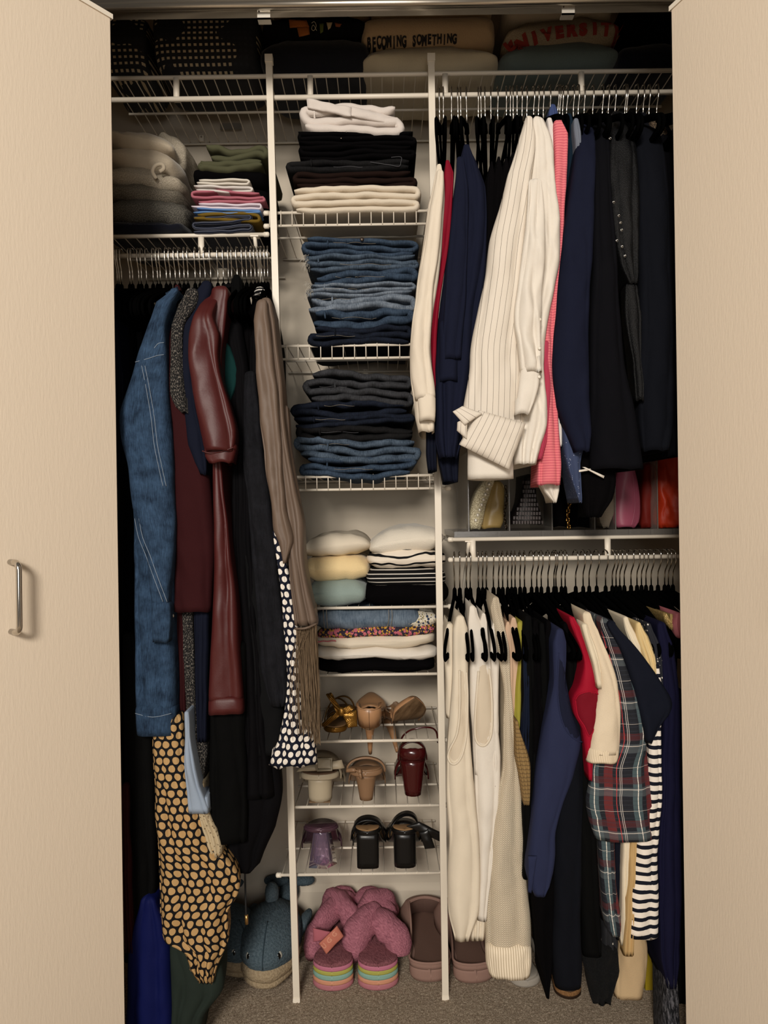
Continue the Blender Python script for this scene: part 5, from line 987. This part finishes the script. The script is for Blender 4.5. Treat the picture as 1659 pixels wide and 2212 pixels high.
# ------------------------------------------------------------------ purses in the clear organizer
CLEAR, n_, b_ = nt('smoky_clear_plastic'); b_.inputs['Base Color'].default_value = S('#b5b0a8'); b_.inputs['Roughness'].default_value = .12; b_.inputs['Alpha'].default_value = .22; b_.inputs['Specular IOR Level'].default_value = .6
CLEAR2, n_, b_ = nt('smoky_plastic_edge'); b_.inputs['Base Color'].default_value = S('#6f6b66'); b_.inputs['Roughness'].default_value = .15; b_.inputs['Alpha'].default_value = .6; b_.inputs['Specular IOR Level'].default_value = .6
zb = ZR + .0042; xo, xe = X(1012, 1100, 1.625), X(1500, 1100, 1.625)
og = empty('purse_organizer', (xo, 1.62, zb), 'clear plastic purse organizer with dividers on the right wire shelf', 'organizer')
def bx(nm, mat, par, *a):
    m = MB(); m.box(*a); return m.build(nm, mat, par, smooth=False)
bx('base', CLEAR2, og, xo - .035, xe, 1.612, 1.87, zb, zb + .013)
for q in range(11):
    x = xo - .035 + q * .0495; bx('base_rib', CLEAR2, og, x, x + .006, 1.610, 1.612, zb, zb + .013)
for px in (1012, 1100, 1192, 1284, 1329, 1420):
    x = X(px, 1100, 1.62); bx('divider', CLEAR, og, x - .001, x + .001, 1.62, 1.86, zb + .013, zb + .195); bx('divider_edge', CLEAR2, og, x - .0012, x + .0012, 1.618, 1.620, zb + .013, zb + .195)
def bag(name, label, mat, rows, d, parts=(), **k):
    r = empty(name, P((rows[-1][1] + rows[-1][2]) / 2, rows[-1][0], d + .05), label, 'bag', 'purses in the clear organizer'); k.setdefault('depth', .16); k.setdefault('yc', 2.0)
    cloth('body', mat, rows, d, r, pleat=(.003, 1, .3), top_env=1, flat=.8, **k)
    for q in parts: q(r)
    return r
PEARL = speckle('pearl_sequins', '#8f8466', '#d8ceb0', 330, .4, .6, .25, bs=.8)
def studs(r):
    bv = surf(r)
    for q in range(8):
        t = q / 7; c = hit(bv, 1057 - 29 * t, 1046 + 78 * t, .001, 1.64); m = MB(); m.ball(c, (.0042, .002, .0042), 6, 4); m.build('crystal', plain('crystal', '#d9d2c2', .08, .3, .8), r)
bag('beaded_purse', 'cream beaded purse with square crystals leaning at the left of the organizer', PEARL, [(1034, 1048, 1070), (1046, 1040, 1068), (1060, 1030, 1062), (1090, 1020, 1052), (1120, 1014, 1046), (1144, 1016, 1038)], 1.632, (studs,), wr=.003, ws=50, seed=200)
TANL = fab('tan_leather', '#8d7748', .42, 300, .1, .06, spec=.4, wr=.5)
def tanp(r):
    m = MB(); m.tube(smooth_path([P(1062, 1050, 1.64), P(1068, 1042, 1.64), P(1078, 1041, 1.64), P(1087, 1050, 1.64), P(1088, 1062, 1.64)], 4), .0022, 7); m.build('flap_edge', TANL, r)
    line_on('seam', plain('tan_thread', '#5e4d2c', .7), [(1057, 1062), (1048, 1100), (1042, 1134)], .0008, r, d=1.64)
bag('leather_purse', 'tan leather purse second from the left in the organizer', TANL, [(1046, 1064, 1084), (1056, 1059, 1090), (1100, 1046, 1092), (1128, 1039, 1090), (1142, 1040, 1084)], 1.634, (tanp,), wr=.005, ws=20, seed=201)
def chain(label, pts, mat, r=.0042, w=.0012):
    root = empty('bag_chain', P(pts[-1][0], pts[-1][1], 1.632), label, 'chain'); path = smooth_path([P(x, y, 1.632) for x, y in pts], 8); acc, last = 0, path[0]; k = 0
    for p in path[1:]:
        acc += (p - last).length; last = p
        if acc > r * 1.35:
            acc = 0; m = MB(); a0 = .9 if k % 2 else -.9; ax = Vector((math.cos(a0), math.sin(a0), 0)); up = Vector((0, 0, 1))
            m.tube([p + ax * (r * .75 * math.cos(2 * math.pi * j / 10)) + up * (r * math.sin(2 * math.pi * j / 10)) for j in range(11)], w, 5); m.build('link', mat, root); k += 1
GOLD = plain('gold', '#a88446', .25, 1.0)
chain('dark chain with gold clasp hanging beside the tan purse', [(1092, 1046), (1094, 1080), (1090, 1110), (1094, 1140)], plain('gunmetal', '#4c4236', .3, 1.0))
chain('chunky gold twisted chain in the middle of the organizer', [(1229, 1062), (1230, 1090), (1226, 1112), (1229, 1138)], GOLD, .0055, .0022)
WOV = fab('black_beadwork', '#120d0c', .5, 600, .2, .2, spec=.3)
def woven(r):
    bv = surf(r); BM = plain('dark_bead', '#3a302d', .3, .2, .5)
    for row in range(10):
        y = 1042 + row * 9.6; t = (y - 1035) / 98; L, Rr = 1128 - 26 * max(0, t - .35) / .65, 1160 + 17 * max(0, t - .35) / .65; nn = max(3, int((Rr - L) / 6.2))
        for q in range(nn):
            c = hit(bv, L + 3 + (Rr - L - 5) * (q + (.5 if row % 2 else 0)) / nn, y, .0005, 1.65); m = MB(); m.box(c.x - .0022, c.x + .0022, c.y - .0012, c.y + .002, c.z - .0036, c.z + .0036); m.build('bead', BM, r, smooth=False)
bag('beadwork_bag', 'black bucket bag covered in rows of rectangular beads', WOV, [(1034, 1132, 1156), (1060, 1128, 1160), (1085, 1122, 1163), (1105, 1112, 1170), (1133, 1102, 1177)], 1.64, (woven,), seed=202)
bag('black_purse', 'plain black purse left of the chunky gold chain', BLACKC, [(1040, 1196, 1222), (1090, 1194, 1224), (1138, 1196, 1224)], 1.65, seed=203)
bag('black_purse', 'larger black purse right of the chunky gold chain', BLACKC, [(1060, 1236, 1282), (1100, 1234, 1283), (1140, 1236, 1283)], 1.655, seed=204)
bag('crochet_bag', 'small cream crochet pouch between black and pink bags', knit('crochet', '#a89a88', .004, .004, 1, .4), [(1028, 1318, 1325), (1056, 1308, 1328), (1088, 1302, 1330), (1112, 1298, 1327), (1128, 1299, 1320), (1141, 1304, 1316)], 1.628, wr=.003, ws=30, seed=205, depth=.1)
PNK = fab('rose_leather', '#8b4558', .45, 400, .1, .06, spec=.3)
bag('pink_handbag', 'dusty pink leather handbag with centre seam at the right of the organizer', PNK, [(1012, 1338, 1374), (1040, 1332, 1382), (1075, 1330, 1388), (1108, 1328, 1390), (1128, 1330, 1387), (1140, 1336, 1378)], 1.634, (lambda r: line_on('seam', PNK, [(1366, 1020), (1370, 1060), (1371, 1100), (1364, 1136)], .0012, r, d=1.64),), wr=.004, ws=10, seed=206)
ORA = fab('orange_red_nylon', '#a32c10', .5, 500, .1, .12, spec=.3)
bag('puffy_bag', 'crinkled orange red nylon bag at the far right of the organizer', ORA, [(988, 1424, 1490), (1020, 1422, 1492), (1070, 1421, 1494), (1120, 1421, 1492), (1141, 1424, 1488)], 1.634, wr=.014, ws=34, seed=207)
bag('red_bag', 'dark red bag between the pink handbag and the orange one', fab('brick_nylon', '#5c1610', .6, 500, .1, .1), [(1010, 1392, 1419), (1070, 1390, 1419), (1141, 1388, 1418)], 1.66, wr=.006, seed=208)

# ------------------------------------------------------------------ shoes
def sst(a, b, x): t = min(1, max(0, (x - a) / (b - a))); return t * t * (3 - 2 * t)
class Shoe:
    hf = .40
    def __init__(s, name, label, px, z, y0, L=.20, W=.076, h=.08, yaw=0.0, pitch=0.0, roll=0.0, toe='round', group=None, cat='shoe', xw=None, anchor=None):
        c = P(px, 1700, y0); s.L, s.W, s.h, s.toe = L, W, h, toe
        s.M = Matrix.Translation((c.x if xw is None else xw, y0, z)) @ Matrix.Rotation(yaw, 4, 'Z') @ Matrix.Rotation(pitch, 4, 'X') @ Matrix.Rotation(roll, 4, 'Y')
        if anchor: s.M = Matrix.Translation(anchor[1] - s.M @ Vector(anchor[0])) @ s.M
        s.r = empty(name, s.M.translation, label, cat, group)
    def hw(s, t):
        w = (s.hf - .08 * math.sin(math.pi * min(1, t / .62)) ** 2 + (.52 - s.hf) * sst(.45, .75, t)) * s.W * (1 - max(0, (.16 - t) / .16) ** 2.6) ** .5
        k = max(0, (t - .78) / .22); w *= (1 - k ** (2.4 if s.toe == 'round' else 1.35)) ** (.5 if s.toe == 'round' else .9); return max(w, .0015)
    def zs(s, t): return s.h * (1 - sst(.10, .70, t)) 
    def out(s, mb, name, mat, par=None, smooth=True): return mb.xf(s.M).build(name, mat, par or s.r, smooth)
    def bed(s, name, mat, th=.006, up=0.0, inset=0.0, t0=0.0, t1=1.0, n=26, par=None):
        m = MB(); R = []
        for i in range(n + 1):
            t = t0 + (t1 - t0) * .5 * (1 - math.cos(math.pi * i / n)); w = max(.001, s.hw(t) - inset); z = s.zs(t) + up; y = t * s.L
            R.append([Vector((sx * w, y, z + sz * th)) for sx, sz in ((-1, .25), (-.92, 0), (0, 0), (.92, 0), (1, .25), (1, .75), (.92, 1), (0, .96), (-.92, 1), (-1, .75))])
        m.loft(R); return s.out(m, name, mat, par)
    def heel(s, mat, top=(.026, .022), bot=(.022, .020), y=.030, n=14, flare=0.0, name='heel', z1=0.0, yb=None, sq=2.0):
        m = MB(); R = []; zt = s.zs(.12) + .001
        for k in range(7):
            t = k / 6; e = t ** (1 if flare == 0 else flare); a = top[0] + (bot[0] - top[0]) * e; b = top[1] + (bot[1] - top[1]) * e; z = zt + (z1 - zt) * t; yy = y + ((yb if yb is not None else y) - y) * t
            R.append([Vector((a * (abs(math.cos(u)) ** (2 / sq)) * (1 if math.cos(u) > 0 else -1), yy + b * (abs(math.sin(u)) ** (2 / sq)) * (1 if math.sin(u) > 0 else -1), z)) for u in [2 * math.pi * j / n for j in range(n)]])
        m.loft(R); h = s.out(m, name, mat)
        return h
    def strap(s, mat, t=.7, hgt=.035, wid=.03, skew=0.0, th=.0022, name='strap', a0=0.0, a1=math.pi, n=18, par=None, flare=1.0):
        m = MB(); R = []
        for k in range(n + 1):
            a = a0 + (a1 - a0) * k / n; w = s.hw(t) * flare; x = w * math.cos(a); z = s.zs(t) + .003 + hgt * math.sin(a) ** .8 if math.sin(a) > 0 else s.zs(t) + .003; y = t * s.L + skew * math.cos(a)
            nrm = Vector((math.cos(a), 0, math.sin(a) + .01)).normalized(); R.append([Vector((x, y - wid / 2, z)), Vector((x, y + wid / 2, z)), Vector((x, y + wid / 2, z)) + nrm * th, Vector((x, y - wid / 2, z)) + nrm * th])
        m.loft(R); return s.out(m, name, mat, par)
    def wall(s, mat, hb=.05, hs=.02, t1=.62, name='counter', lean=.004):
        m = MB(); ts = [t1 * (1 - k / 16) ** 1.6 for k in range(17)]; O = [(s.hw(t), t) for t in ts] + [(-s.hw(t), t) for t in ts[::-1]][1:]; R = []
        for x, t in O:
            z0 = s.zs(t) + .002; hh = hs + (hb - hs) * (1 - sst(0, .45, t)); q = []
            for (f, dx) in ((0, 0), (.5, .0015), (1, -.001), (1, -.0035), (.5, -.001), (0, -.0025)):
                sg = 1 if x > 0 else -1; q.append(Vector((x + sg * dx * min(1, abs(x) / .01), t * s.L - (lean * f if t < .1 else 0) + (-dx * 2 if abs(x) < .012 else 0), z0 + hh * f)))
            R.append(q)
        m.loft(R); return s.out(m, name, mat)
    def vamp(s, mat, t0=.60, hv=.034, name='vamp'):
        m = MB(); R = []
        for k in range(15):
            t = t0 + (1 - t0) * k / 14; w = s.hw(t) + .0012; hh = max(.003, hv * (1 - ((t - t0) / (1 - t0)) ** 1.8 * .7) * (min(1, w / (s.W * .2)))); z = s.zs(t) + .001
            q = [Vector((w * math.cos(a), t * s.L - (.012 * abs(math.cos(a)) if k == 0 else 0), z + hh * math.sin(a) ** .75)) for a in [math.pi * j / 12 for j in range(13)]]
            q += [Vector((p.x * .93, p.y, z + (p.z - z) * .9)) for p in q[::-1]]; R.append(q)
        m.loft(R); return s.out(m, name, mat)
NUDE = fab('nude_patent', '#a97f5b', .3, 300, .03, .05, spec=.5); NUDEB = fab('nude_insole', '#5e4a3a', .7, 300, .1, .1)
SOLEB = speckle('scuffed_sole', '#4d3823', '#80664a', 60, .3, .7, .6, bs=.1); GOLDL = fab('gold_lame_leather', '#8a6429', .32, 300, .3, .15, metal=.75, spec=.5)
CRML = fab('cream_leather', '#a99c85', .45, 300, .08, .05, spec=.35); BLKL = fab('black_shoe_leather', '#0c0b0b', .35, 300, .06, .1, spec=.4); TANI = fab('tan_insole', '#8a6c4c', .65, 400, .1, .08)
REDL = fab('dark_red_patent', '#3d0d0e', .2, 300, .03, .1, spec=.6); SATN = fab('nude_satin', '#86674c', .4, 500, .1, .08, spec=.4)
PURC, n_, b_ = nt('purple_lucite'); b_.inputs['Base Color'].default_value = S('#b9a0c0'); b_.inputs['Roughness'].default_value = .06; b_.inputs['Transmission Weight'].default_value = .85; b_.inputs['IOR'].default_value = 1.45
PURM = fab('metallic_plum', '#4d3540', .25, 300, .05, .1, metal=.3, spec=.5)
zt6, zt7, zt8 = CS[6] + .0036, CS[7] + .0036, CS[8] + .0036
gs = 'heels on the wire shoe shelves'
# shelf 6
s = Shoe('gold_sandal', 'metallic gold sandal with a big crinkled bow, on the top shoe shelf', 724, zt6, 1.615, .235, .076, .012, yaw=-.04, group=gs)
s.bed('sole', GOLDL, .012); s.bed('insole', TANI, .003, .0115, .003)
s.strap(GOLDL, .26, .030, .022, name='heel_strap'); s.strap(GOLDL, .55, .055, .010, skew=.04, name='ankle_strap'); s.strap(GOLDL, .55, .050, .010, skew=-.04, name='ankle_strap')
kn = P(737, 1537, 1.60)
m = MB(); m.ball(kn, (.010, .008, .011), 12, 8); m.jitter(.002, 180); m.build('bow_knot', GOLDL, s.r)
for nm, c4 in (('bow_loop', [(704, 1500, 1.60), (716, 1496, 1.60), (738, 1535, 1.598), (728, 1541, 1.598)]), ('bow_loop', [(740, 1530, 1.598), (756, 1522, 1.60), (765, 1532, 1.60), (744, 1545, 1.598)]), ('bow_tail', [(728, 1536, 1.597), (736, 1545, 1.597), (700, 1572, 1.595), (692, 1566, 1.595)]), ('bow_tail', [(738, 1542, 1.597), (770, 1534, 1.60), (772, 1570, 1.60), (752, 1572, 1.597)])):
    v, f, u = patch(c4, bulge=.005, wr=.004, th=.003, nx=16, ny=16, seed=5); v = [p + Vector((0, .0022 * math.sin((p.x - p.z) * 1400), 0)) for p in v]; mesh(nm, v, f, GOLDL, s.r, u)
def pump(label, px, z, y0, **k):
    s = Shoe('nude_pump', label, px, z, y0, .235, .074, .085, toe='point', group=gs, **k)
    s.bed('sole', SOLEB, .004); s.bed('insole', NUDEB, .002, .004, .002); s.wall(NUDE, .058, .024, .62); s.vamp(NUDE); s.heel(NUDE, (.020, .022), (.0042, .0045), y=.024, yb=.018, flare=.35)
    m = MB(); m.tube([Vector((0, -.0045, s.h + .004 + .055 * q / 5)) for q in range(6)], .0006, 4); s.out(m, 'back_seam', plain('seam_brown', '#4a3421', .7))
    m = MB(); ts = [.62 * (1 - k / 16) ** 1.6 for k in range(17)]; m.tube([Vector((x, t * s.L - (.004 if t < .1 else 0), s.zs(t) + .002 + .024 + .034 * (1 - sst(0, .45, t)))) for x, t in [(s.hw(t) + .001, t) for t in ts] + [(-s.hw(t) - .001, t) for t in ts[::-1]][1:]], .0012, 6); s.out(m, 'topline_binding', NUDE)
    return s
pump('nude patent pump seen from the heel, its stiletto poking through the top shoe shelf', 798, zt6 - .058, 1.622, pitch=.42, anchor=((0, 0, .085), P(798, 1577, 1.616)))
s = pump('nude patent pump tipped up so its scuffed brown sole faces out', 874, zt6, 1.80, yaw=math.pi + .30, pitch=.88, anchor=((0, .232, 0), P(896, 1510, 1.640)))
# shelf 7
s = Shoe('buckle_sandal', 'cream platform sandal with a wide buckled strap, on the middle shoe shelf', 689, zt7, 1.612, .20, .096, .052, group=gs); s.hf = .50
s.bed('sole', CRML, .013); s.bed('insole', NUDEB, .003, .0128, .004); s.heel(CRML, (.029, .026), (.027, .024), y=.030)
m = MB(); m.box(-.024, .024, .008, .052, -.0015, .0012); s.out(m, 'heel_tip', SOLEB, smooth=False)
st = s.strap(CRML, .30, .050, .040, th=.004, flare=1.12); s.strap(CRML, .72, .045, .05, th=.003)
patcho('front_strap', CRML, [(652, 1652, 1.606), (738, 1642, 1.606), (744, 1660, 1.606), (640, 1668, 1.604)], s.r, bulge=.010, th=.004, wr=.004); patcho('strap_end', CRML, [(680, 1638, 1.602), (714, 1637, 1.602), (716, 1660, 1.594), (680, 1660, 1.594)], s.r, bulge=.002, th=.003)
c = P(699, 1652, 1.592); m = MB(); m.tube([c + Vector(q) for q in ((-.015, 0, -.012), (-.015, .004, .012), (.018, .004, .012), (.018, 0, -.012), (-.015, 0, -.012))], .0028, 8); m.build('buckle', plain('cream_resin', '#8e8470', .3), st)
s = Shoe('satin_heel', 'nude satin heel with a small knotted bow, on the middle shoe shelf', 790, zt7 - .004, 1.614, .215, .084, .062, group=gs); s.hf = .50
s.bed('sole', SATN, .012); s.bed('insole', SATN, .003, .012, .003); s.heel(SATN, (.028, .026), (.015, .012), y=.030, flare=.7)
s.strap(SATN, .14, .030, .010, th=.004, flare=1.08, name='front_band'); s.strap(SATN, .62, .045, .05)
kz = P(777, 1667, 1.606); m = MB(); m.ball(kz, (.005, .005, .006), 8, 6); m.tube([kz, kz + Vector((.003, -.002, -.014))], [.003, .004], 6); m.tube(smooth_path([kz, kz + Vector((-.014, 0, .004)), kz + Vector((-.028, .006, .001))]), [.002] * 5 + [.005] * 8, 6); m.build('bow_knot', SATN, s.r)
s = Shoe('red_heel', 'dark red patent sandal with tapered block heel, on the middle shoe shelf', 893, zt7 + .008, 1.612, .20, .082, .082, group=gs)
s.bed('sole', REDL, .006); s.bed('insole', BLKL, .002, .006, .003); s.heel(REDL, (.030, .024), (.019, .017), y=.028); s.strap(REDL, .22, .040, .024, th=.003, flare=1.15); s.strap(REDL, .62, .050, .05, th=.003); s.wall(REDL, .030, .010, .4); line('ankle_strap', REDL, [(866, 1600, 1.68), (872, 1588, 1.67), (890, 1576, 1.66), (925, 1571, 1.66), (942, 1580, 1.67), (946, 1604, 1.68)], .0022, s.r)
# shelf 8
s = Shoe('lucite_heel', 'mule with faceted transparent purple heel, on the lowest shoe shelf', 692, zt8, 1.612, .205, .090, .086, yaw=.08, group=gs); s.hf = .48
s.bed('sole', PURM, .008); s.bed('insole', PURM, .003, .008, .003); s.heel(PURC, (.020, .018), (.036, .024), y=.030, n=5, sq=2.0); m = MB(); m.ball((0, .03, s.zs(.12) - .002), (.021, .022, .006), 14, 6); s.out(m, 'heel_cap', PURM); s.strap(PURM, .66, .042, .06, th=.003)
s = Shoe('block_heel', 'black strappy sandal with tall square heel in the centre of the lowest shoe shelf', 792, zt8, 1.612, .205, .084, .078, group=gs)
s.bed('sole', BLKL, .010); s.bed('insole', TANI, .003, .0098, .004); s.heel(BLKL, (.026, .024), (.0255, .023), y=.028, sq=5); s.strap(BLKL, .30, .030, .030, th=.003, flare=1.2); s.strap(BLKL, .55, .042, .012, skew=.02); s.strap(BLKL, .75, .040, .03)
s = Shoe('block_heel', 'black sandal with round block heel and wide ribbon, right on the lowest shoe shelf', 873, zt8, 1.612, .205, .084, .078, group=gs)
s.bed('sole', BLKL, .010); s.bed('insole', TANI, .003, .0098, .004); s.heel(BLKL, (.026, .024), (.0255, .023), y=.028, sq=3); s.strap(BLKL, .34, .042, .026, skew=.02, th=.003, flare=1.2); s.strap(BLKL, .7, .045, .03)
for c4 in ([(878, 1785, 1.60), (905, 1775, 1.60), (955, 1800, 1.60), (950, 1818, 1.60)], [(905, 1798, 1.595), (925, 1790, 1.595), (940, 1832, 1.595), (918, 1834, 1.595)]):
    patcho('ribbon', BLKL, c4, s.r, bulge=.006, th=.003, wr=.003)

# ------------------------------------------------------------------ slippers, clogs and whales on the carpet
PKF = speckle('pink_fleece', '#8f5563', '#b87684', 260, .35, .65, 1, bs=1.2); PKB = speckle('rose_insole', '#75454c', '#8f5a60', 300, .4, .6, .95, bs=1)
cols = (('#a96a72', .012), ('#c58a6c', .0105), ('#7fa396', .0115), ('#a3a04a', .0095), ('#b56c82', .010))
def rainbow(label, px, L, yaw, seed):
    s = Shoe('fluffy_slipper', label, px, 0.004, 1.612, L, .108, .0, yaw=yaw, group='pink fluffy slippers'); s.hf = .46; z = 0.0
    for c, th in cols: s.bed('sole_stripe', plain('sole' + c[1:], c, .7, bs=.2, sc=600), th, z, -.001 + z * .03); z += th
    s.bed('insole', PKB, .008, z - .001, .002); return s, z
def sausage(s, name, pts, r, mat=PKF, seed=0, parent=None):
    m = MB(); p = smooth_path(pts, 6); n = len(p); m.tube(p, [r * (.55 + .45 * math.sin(math.pi * (i + .6) / n) ** .5) for i in range(n)], 22); m.jitter(.006, 28, seed).jitter(.0022, 130, seed).jitter(.0012, 420, seed); return s.out(m, name, mat, parent)
s, z = rainbow('pink fluffy slipper with crossed straps and a lettered tag, rainbow sole', 711, .255, -.02, 1)
sausage(s, 'fur_strap', [(-.050, .055, z - .012), (-.047, .095, z + .018), (-.014, .150, z + .046), (.022, .205, z + .036), (.034, .228, z)], .027, seed=1)
sausage(s, 'fur_strap', [(.050, .050, z - .012), (.049, .095, z + .022), (.020, .150, z + .052), (-.016, .205, z + .042), (-.032, .232, z)], .027, seed=2)
sausage(s, 'fur_lining', [(-.040, .20, z), (-.012, .225, z + .036), (.02, .225, z + .036), (.040, .20, z)], .024, seed=3)
STRP = fab('coral_elastic', '#a9606a', .8, 500, .3, .05)
patcho('elastic_band', STRP, [(676, 2005, 1.665), (714, 2014, 1.655), (700, 2032, 1.655), (677, 2034, 1.662)], s.r, bulge=.003, th=.003)
tg = patcho('label_tag', fab('coral_tag', '#b8705e', .7, 500, .3, .04), [(728, 2000, 1.645), (742, 2023, 1.645), (705, 2061, 1.635), (689, 2039, 1.635)], s.r, bulge=.003, th=.003)
letters('UGG', lambda i, n: (704 + i * 11.0, 2043 - i * 11.2, .80, 1.64), fab('raised_coral', '#c98a74', .6), tg, size=.0145, bold=.0007)
s2, z = rainbow('pink fluffy slipper with a plump knotted strap, rainbow sole', 812, .255, .06, 4)
for i, (pts, r) in enumerate((([(-.052, .07, z - .01), (-.048, .09, z + .022), (-.024, .115, z + .040), (.004, .145, z + .044)], .034), ([(.052, .055, z - .01), (.048, .075, z + .022), (.024, .095, z + .036), (-.002, .125, z + .044)], .033), ([(-.04, .13, z + .03), (-.006, .165, z + .056), (.026, .19, z + .045), (.042, .205, z)], .029), ([(.036, .14, z + .03), (.0, .19, z + .050), (-.028, .21, z + .035), (-.038, .222, z)], .029))):
    sausage(s2, 'fur_strap', pts, r, seed=10 + i)
m = MB(); m.tube(smooth_path([P(826, 1975, 1.80), P(826, 1950, 1.80), P(832, 1940, 1.80), P(846, 1952, 1.80), P(856, 1985, 1.79)], 5), .0035, 8); m.build('elastic_loop', STRP, s2.r)
CLG = fab('mauve_brown_foam', '#8d7065', .7, 500, .12, .04); CLGI = fab('mauve_brown_insole', '#6a5248', .8, 500, .2, .06)
def clog(label, px, y0, yaw, L=.238, W=.118):
    s = Shoe('foam_clog', label, px, .004, y0, L, W, .0, yaw=yaw, group='mauve foam clogs'); s.hf = .44; s.bed('sole', CLG, .030); s.bed('insole', CLGI, .003, .029, .010)
    m = MB(); O = []; n = 60
    ts = [1 - .5 * (1 - math.cos(math.pi * k / 30)) for k in range(31)]; O = [(s.hw(t), t) for t in ts] + [(-s.hw(t), t) for t in ts[::-1]][1:-1]; R = []
    for x, t in O:      # rim rising from the heel to the toe
        hh = .014 + .052 * sst(.10, .60, t); sh = 1 - .34 * sst(.2, .75, t); yc_ = t * s.L; ys = yc_ - (.05 * sst(.62, 1.0, t)) 
        R.append([Vector((x, yc_, .028)), Vector((x * 1.01, yc_, .028 + hh * .5)), Vector((x * (1 + sh) / 2, (yc_ + ys) / 2, .028 + hh * .9)), Vector((x * sh, ys, .028 + hh)), Vector((x * sh * .93, ys - .004 * (t > .6), .027 + hh)), Vector((x * (1 + sh) / 2 * .93, (yc_ + ys) / 2, .024 + hh * .8)), Vector((x * .94, yc_ - .006 * (t > .5) + .006 * (t < .1), .028))])
    R.append(R[0]); m.loft(R, cap=False); s.out(m, 'upper', CLG)
    m = MB(); m.tube([q[3] + Vector((0, 0, .001)) for q in R], .0028, 8, cap=False); s.out(m, 'rim', CLG)
    return s
clog('mauve brown foam clog standing left of the right post', 925, 1.638, .02)
clog('mauve brown foam clog half hidden under the ivory tank top', 1024, 1.632, .12, W=.120)
SLD = fab('pale_grey_foam', '#9b948a', .8, 500, .2, .05)
s = Shoe('white_slide', 'pale grey slide slipper under the cream knit sweater hem', 1134, .004, 1.615, .25, .100, 0, yaw=.08); s.bed('sole', SLD, .016); s.bed('insole', SLD, .006, .0155, .006); s.strap(SLD, .62, .05, .08, th=.006, flare=1.05)
s = Shoe('brown_sandal', 'brown cork-soled suede slipper under the dark navy trousers', 1226, .003, 1.575, .25, .082, 0); s.bed('sole', fab('dark_rubber', '#2a1c12', .7), .006); s.bed('cork', speckle('cork', '#6b4a2a', '#8a6540', 300, .4, .6), .010, .006); s.bed('insole', fab('brown_suede', '#4c3a2c', .95), .005, .0155, .004); s.strap(fab('brown_suede', '#4c3a2c', .95), .62, .05, .09, th=.005)
m = MB(); c0, c1 = P(1394, 2100, 1.60), P(1437, 2177, 1.60)
bxr = empty('yellow_box', (c0.x, 1.6, 0), 'yellow cardboard box standing behind the beige trouser hem', 'box'); YB = plain('yellow_card', '#9a8412', .6, bs=.1)
bx('body', YB, bxr, c0.x, c1.x + .03, 1.60, 1.72, .004, .098); bx('lid', YB, bxr, c0.x - .001, c1.x + .031, 1.599, 1.721, .085, .100)
BLUF = speckle('blue_plush', '#3a4952', '#55646d', 240, .35, .65, 1, bs=1.2); CRMF = speckle('cream_plush', '#8c7a60', '#a8967a', 240, .35, .65, 1, bs=1.2); BLUL = speckle('pale_blue_plush', '#47565e', '#616f77', 240, .35, .65, 1, bs=1.2)
def whale(label, px, y, yaw, sc=1.0, zoff=0.0):
    c = P(px, 2000, y); r = empty('plush_whale', (c.x, y, 0), label, 'plush toy'); M = Matrix.Translation((c.x, y, .004 + zoff)) @ Matrix.Rotation(yaw, 4, 'Z') @ Matrix.Scale(sc, 4)
    def b(nm, mat, cc, rr, par=None, j=.002, n=28, k=18, R=None):
        m = MB(); m.ball((0, 0, 0), rr, n, k)
        if R: m.xf(R)
        m.xf(Matrix.Translation(cc)); m.jitter(j, 30, px).jitter(.0012, 300, px).xf(M); return m.build(nm, mat, par or r)
    b('body', BLUF, (0, -.018, .066), (.067, .106, .053)); b('belly', CRMF, (0, -.020, .040), (.066, .106, .036)); b('lower_lip', CRMF, (0, -.034, .022), (.058, .088, .0215))
    for sg in (-1, 1):
        b('fin', BLUL, (sg * .064, .03, .06), (.012, .028, .034), R=Matrix.Rotation(sg * .5, 4, 'Y'))
        e = b('eye_ring', plain('eye_white', '#a9a79c', .5), (sg * .029, -.103, .074), (.0078, .0055, .0098), j=0, n=14, k=8); b('eye', plain('eye_black', '#050505', .1), (sg * .029, -.1065, .074), (.0058, .0045, .0078), e, j=0, n=12, k=8)
    b('dorsal_fin', BLUL, (-.006, .04, .122), (.016, .022, .026)); b('tail', BLUF, (.02, .12, .085), (.022, .04, .02)); b('fluke', BLUF, (.05, .13, .105), (.03, .016, .012)); b('fluke', BLUF, (-.01, .13, .105), (.03, .016, .012))
    m = MB(); m.tube([Vector((0, -.018 - .106 * math.cos(a) - .001, .066 + .0535 * math.sin(a))) for a in [math.radians(d_) for d_ in range(-8, 75, 6)]], .0011, 5); m.xf(M).build('head_seam', plain('seam_blue', '#22343e', .9), r)
whale('blue plush whale slipper with cream belly, facing out beside the left post', 588, 1.728, 0, 1.12)
whale('second blue plush whale slipper mostly hidden behind the polka dot hem', 500, 1.745, .55)
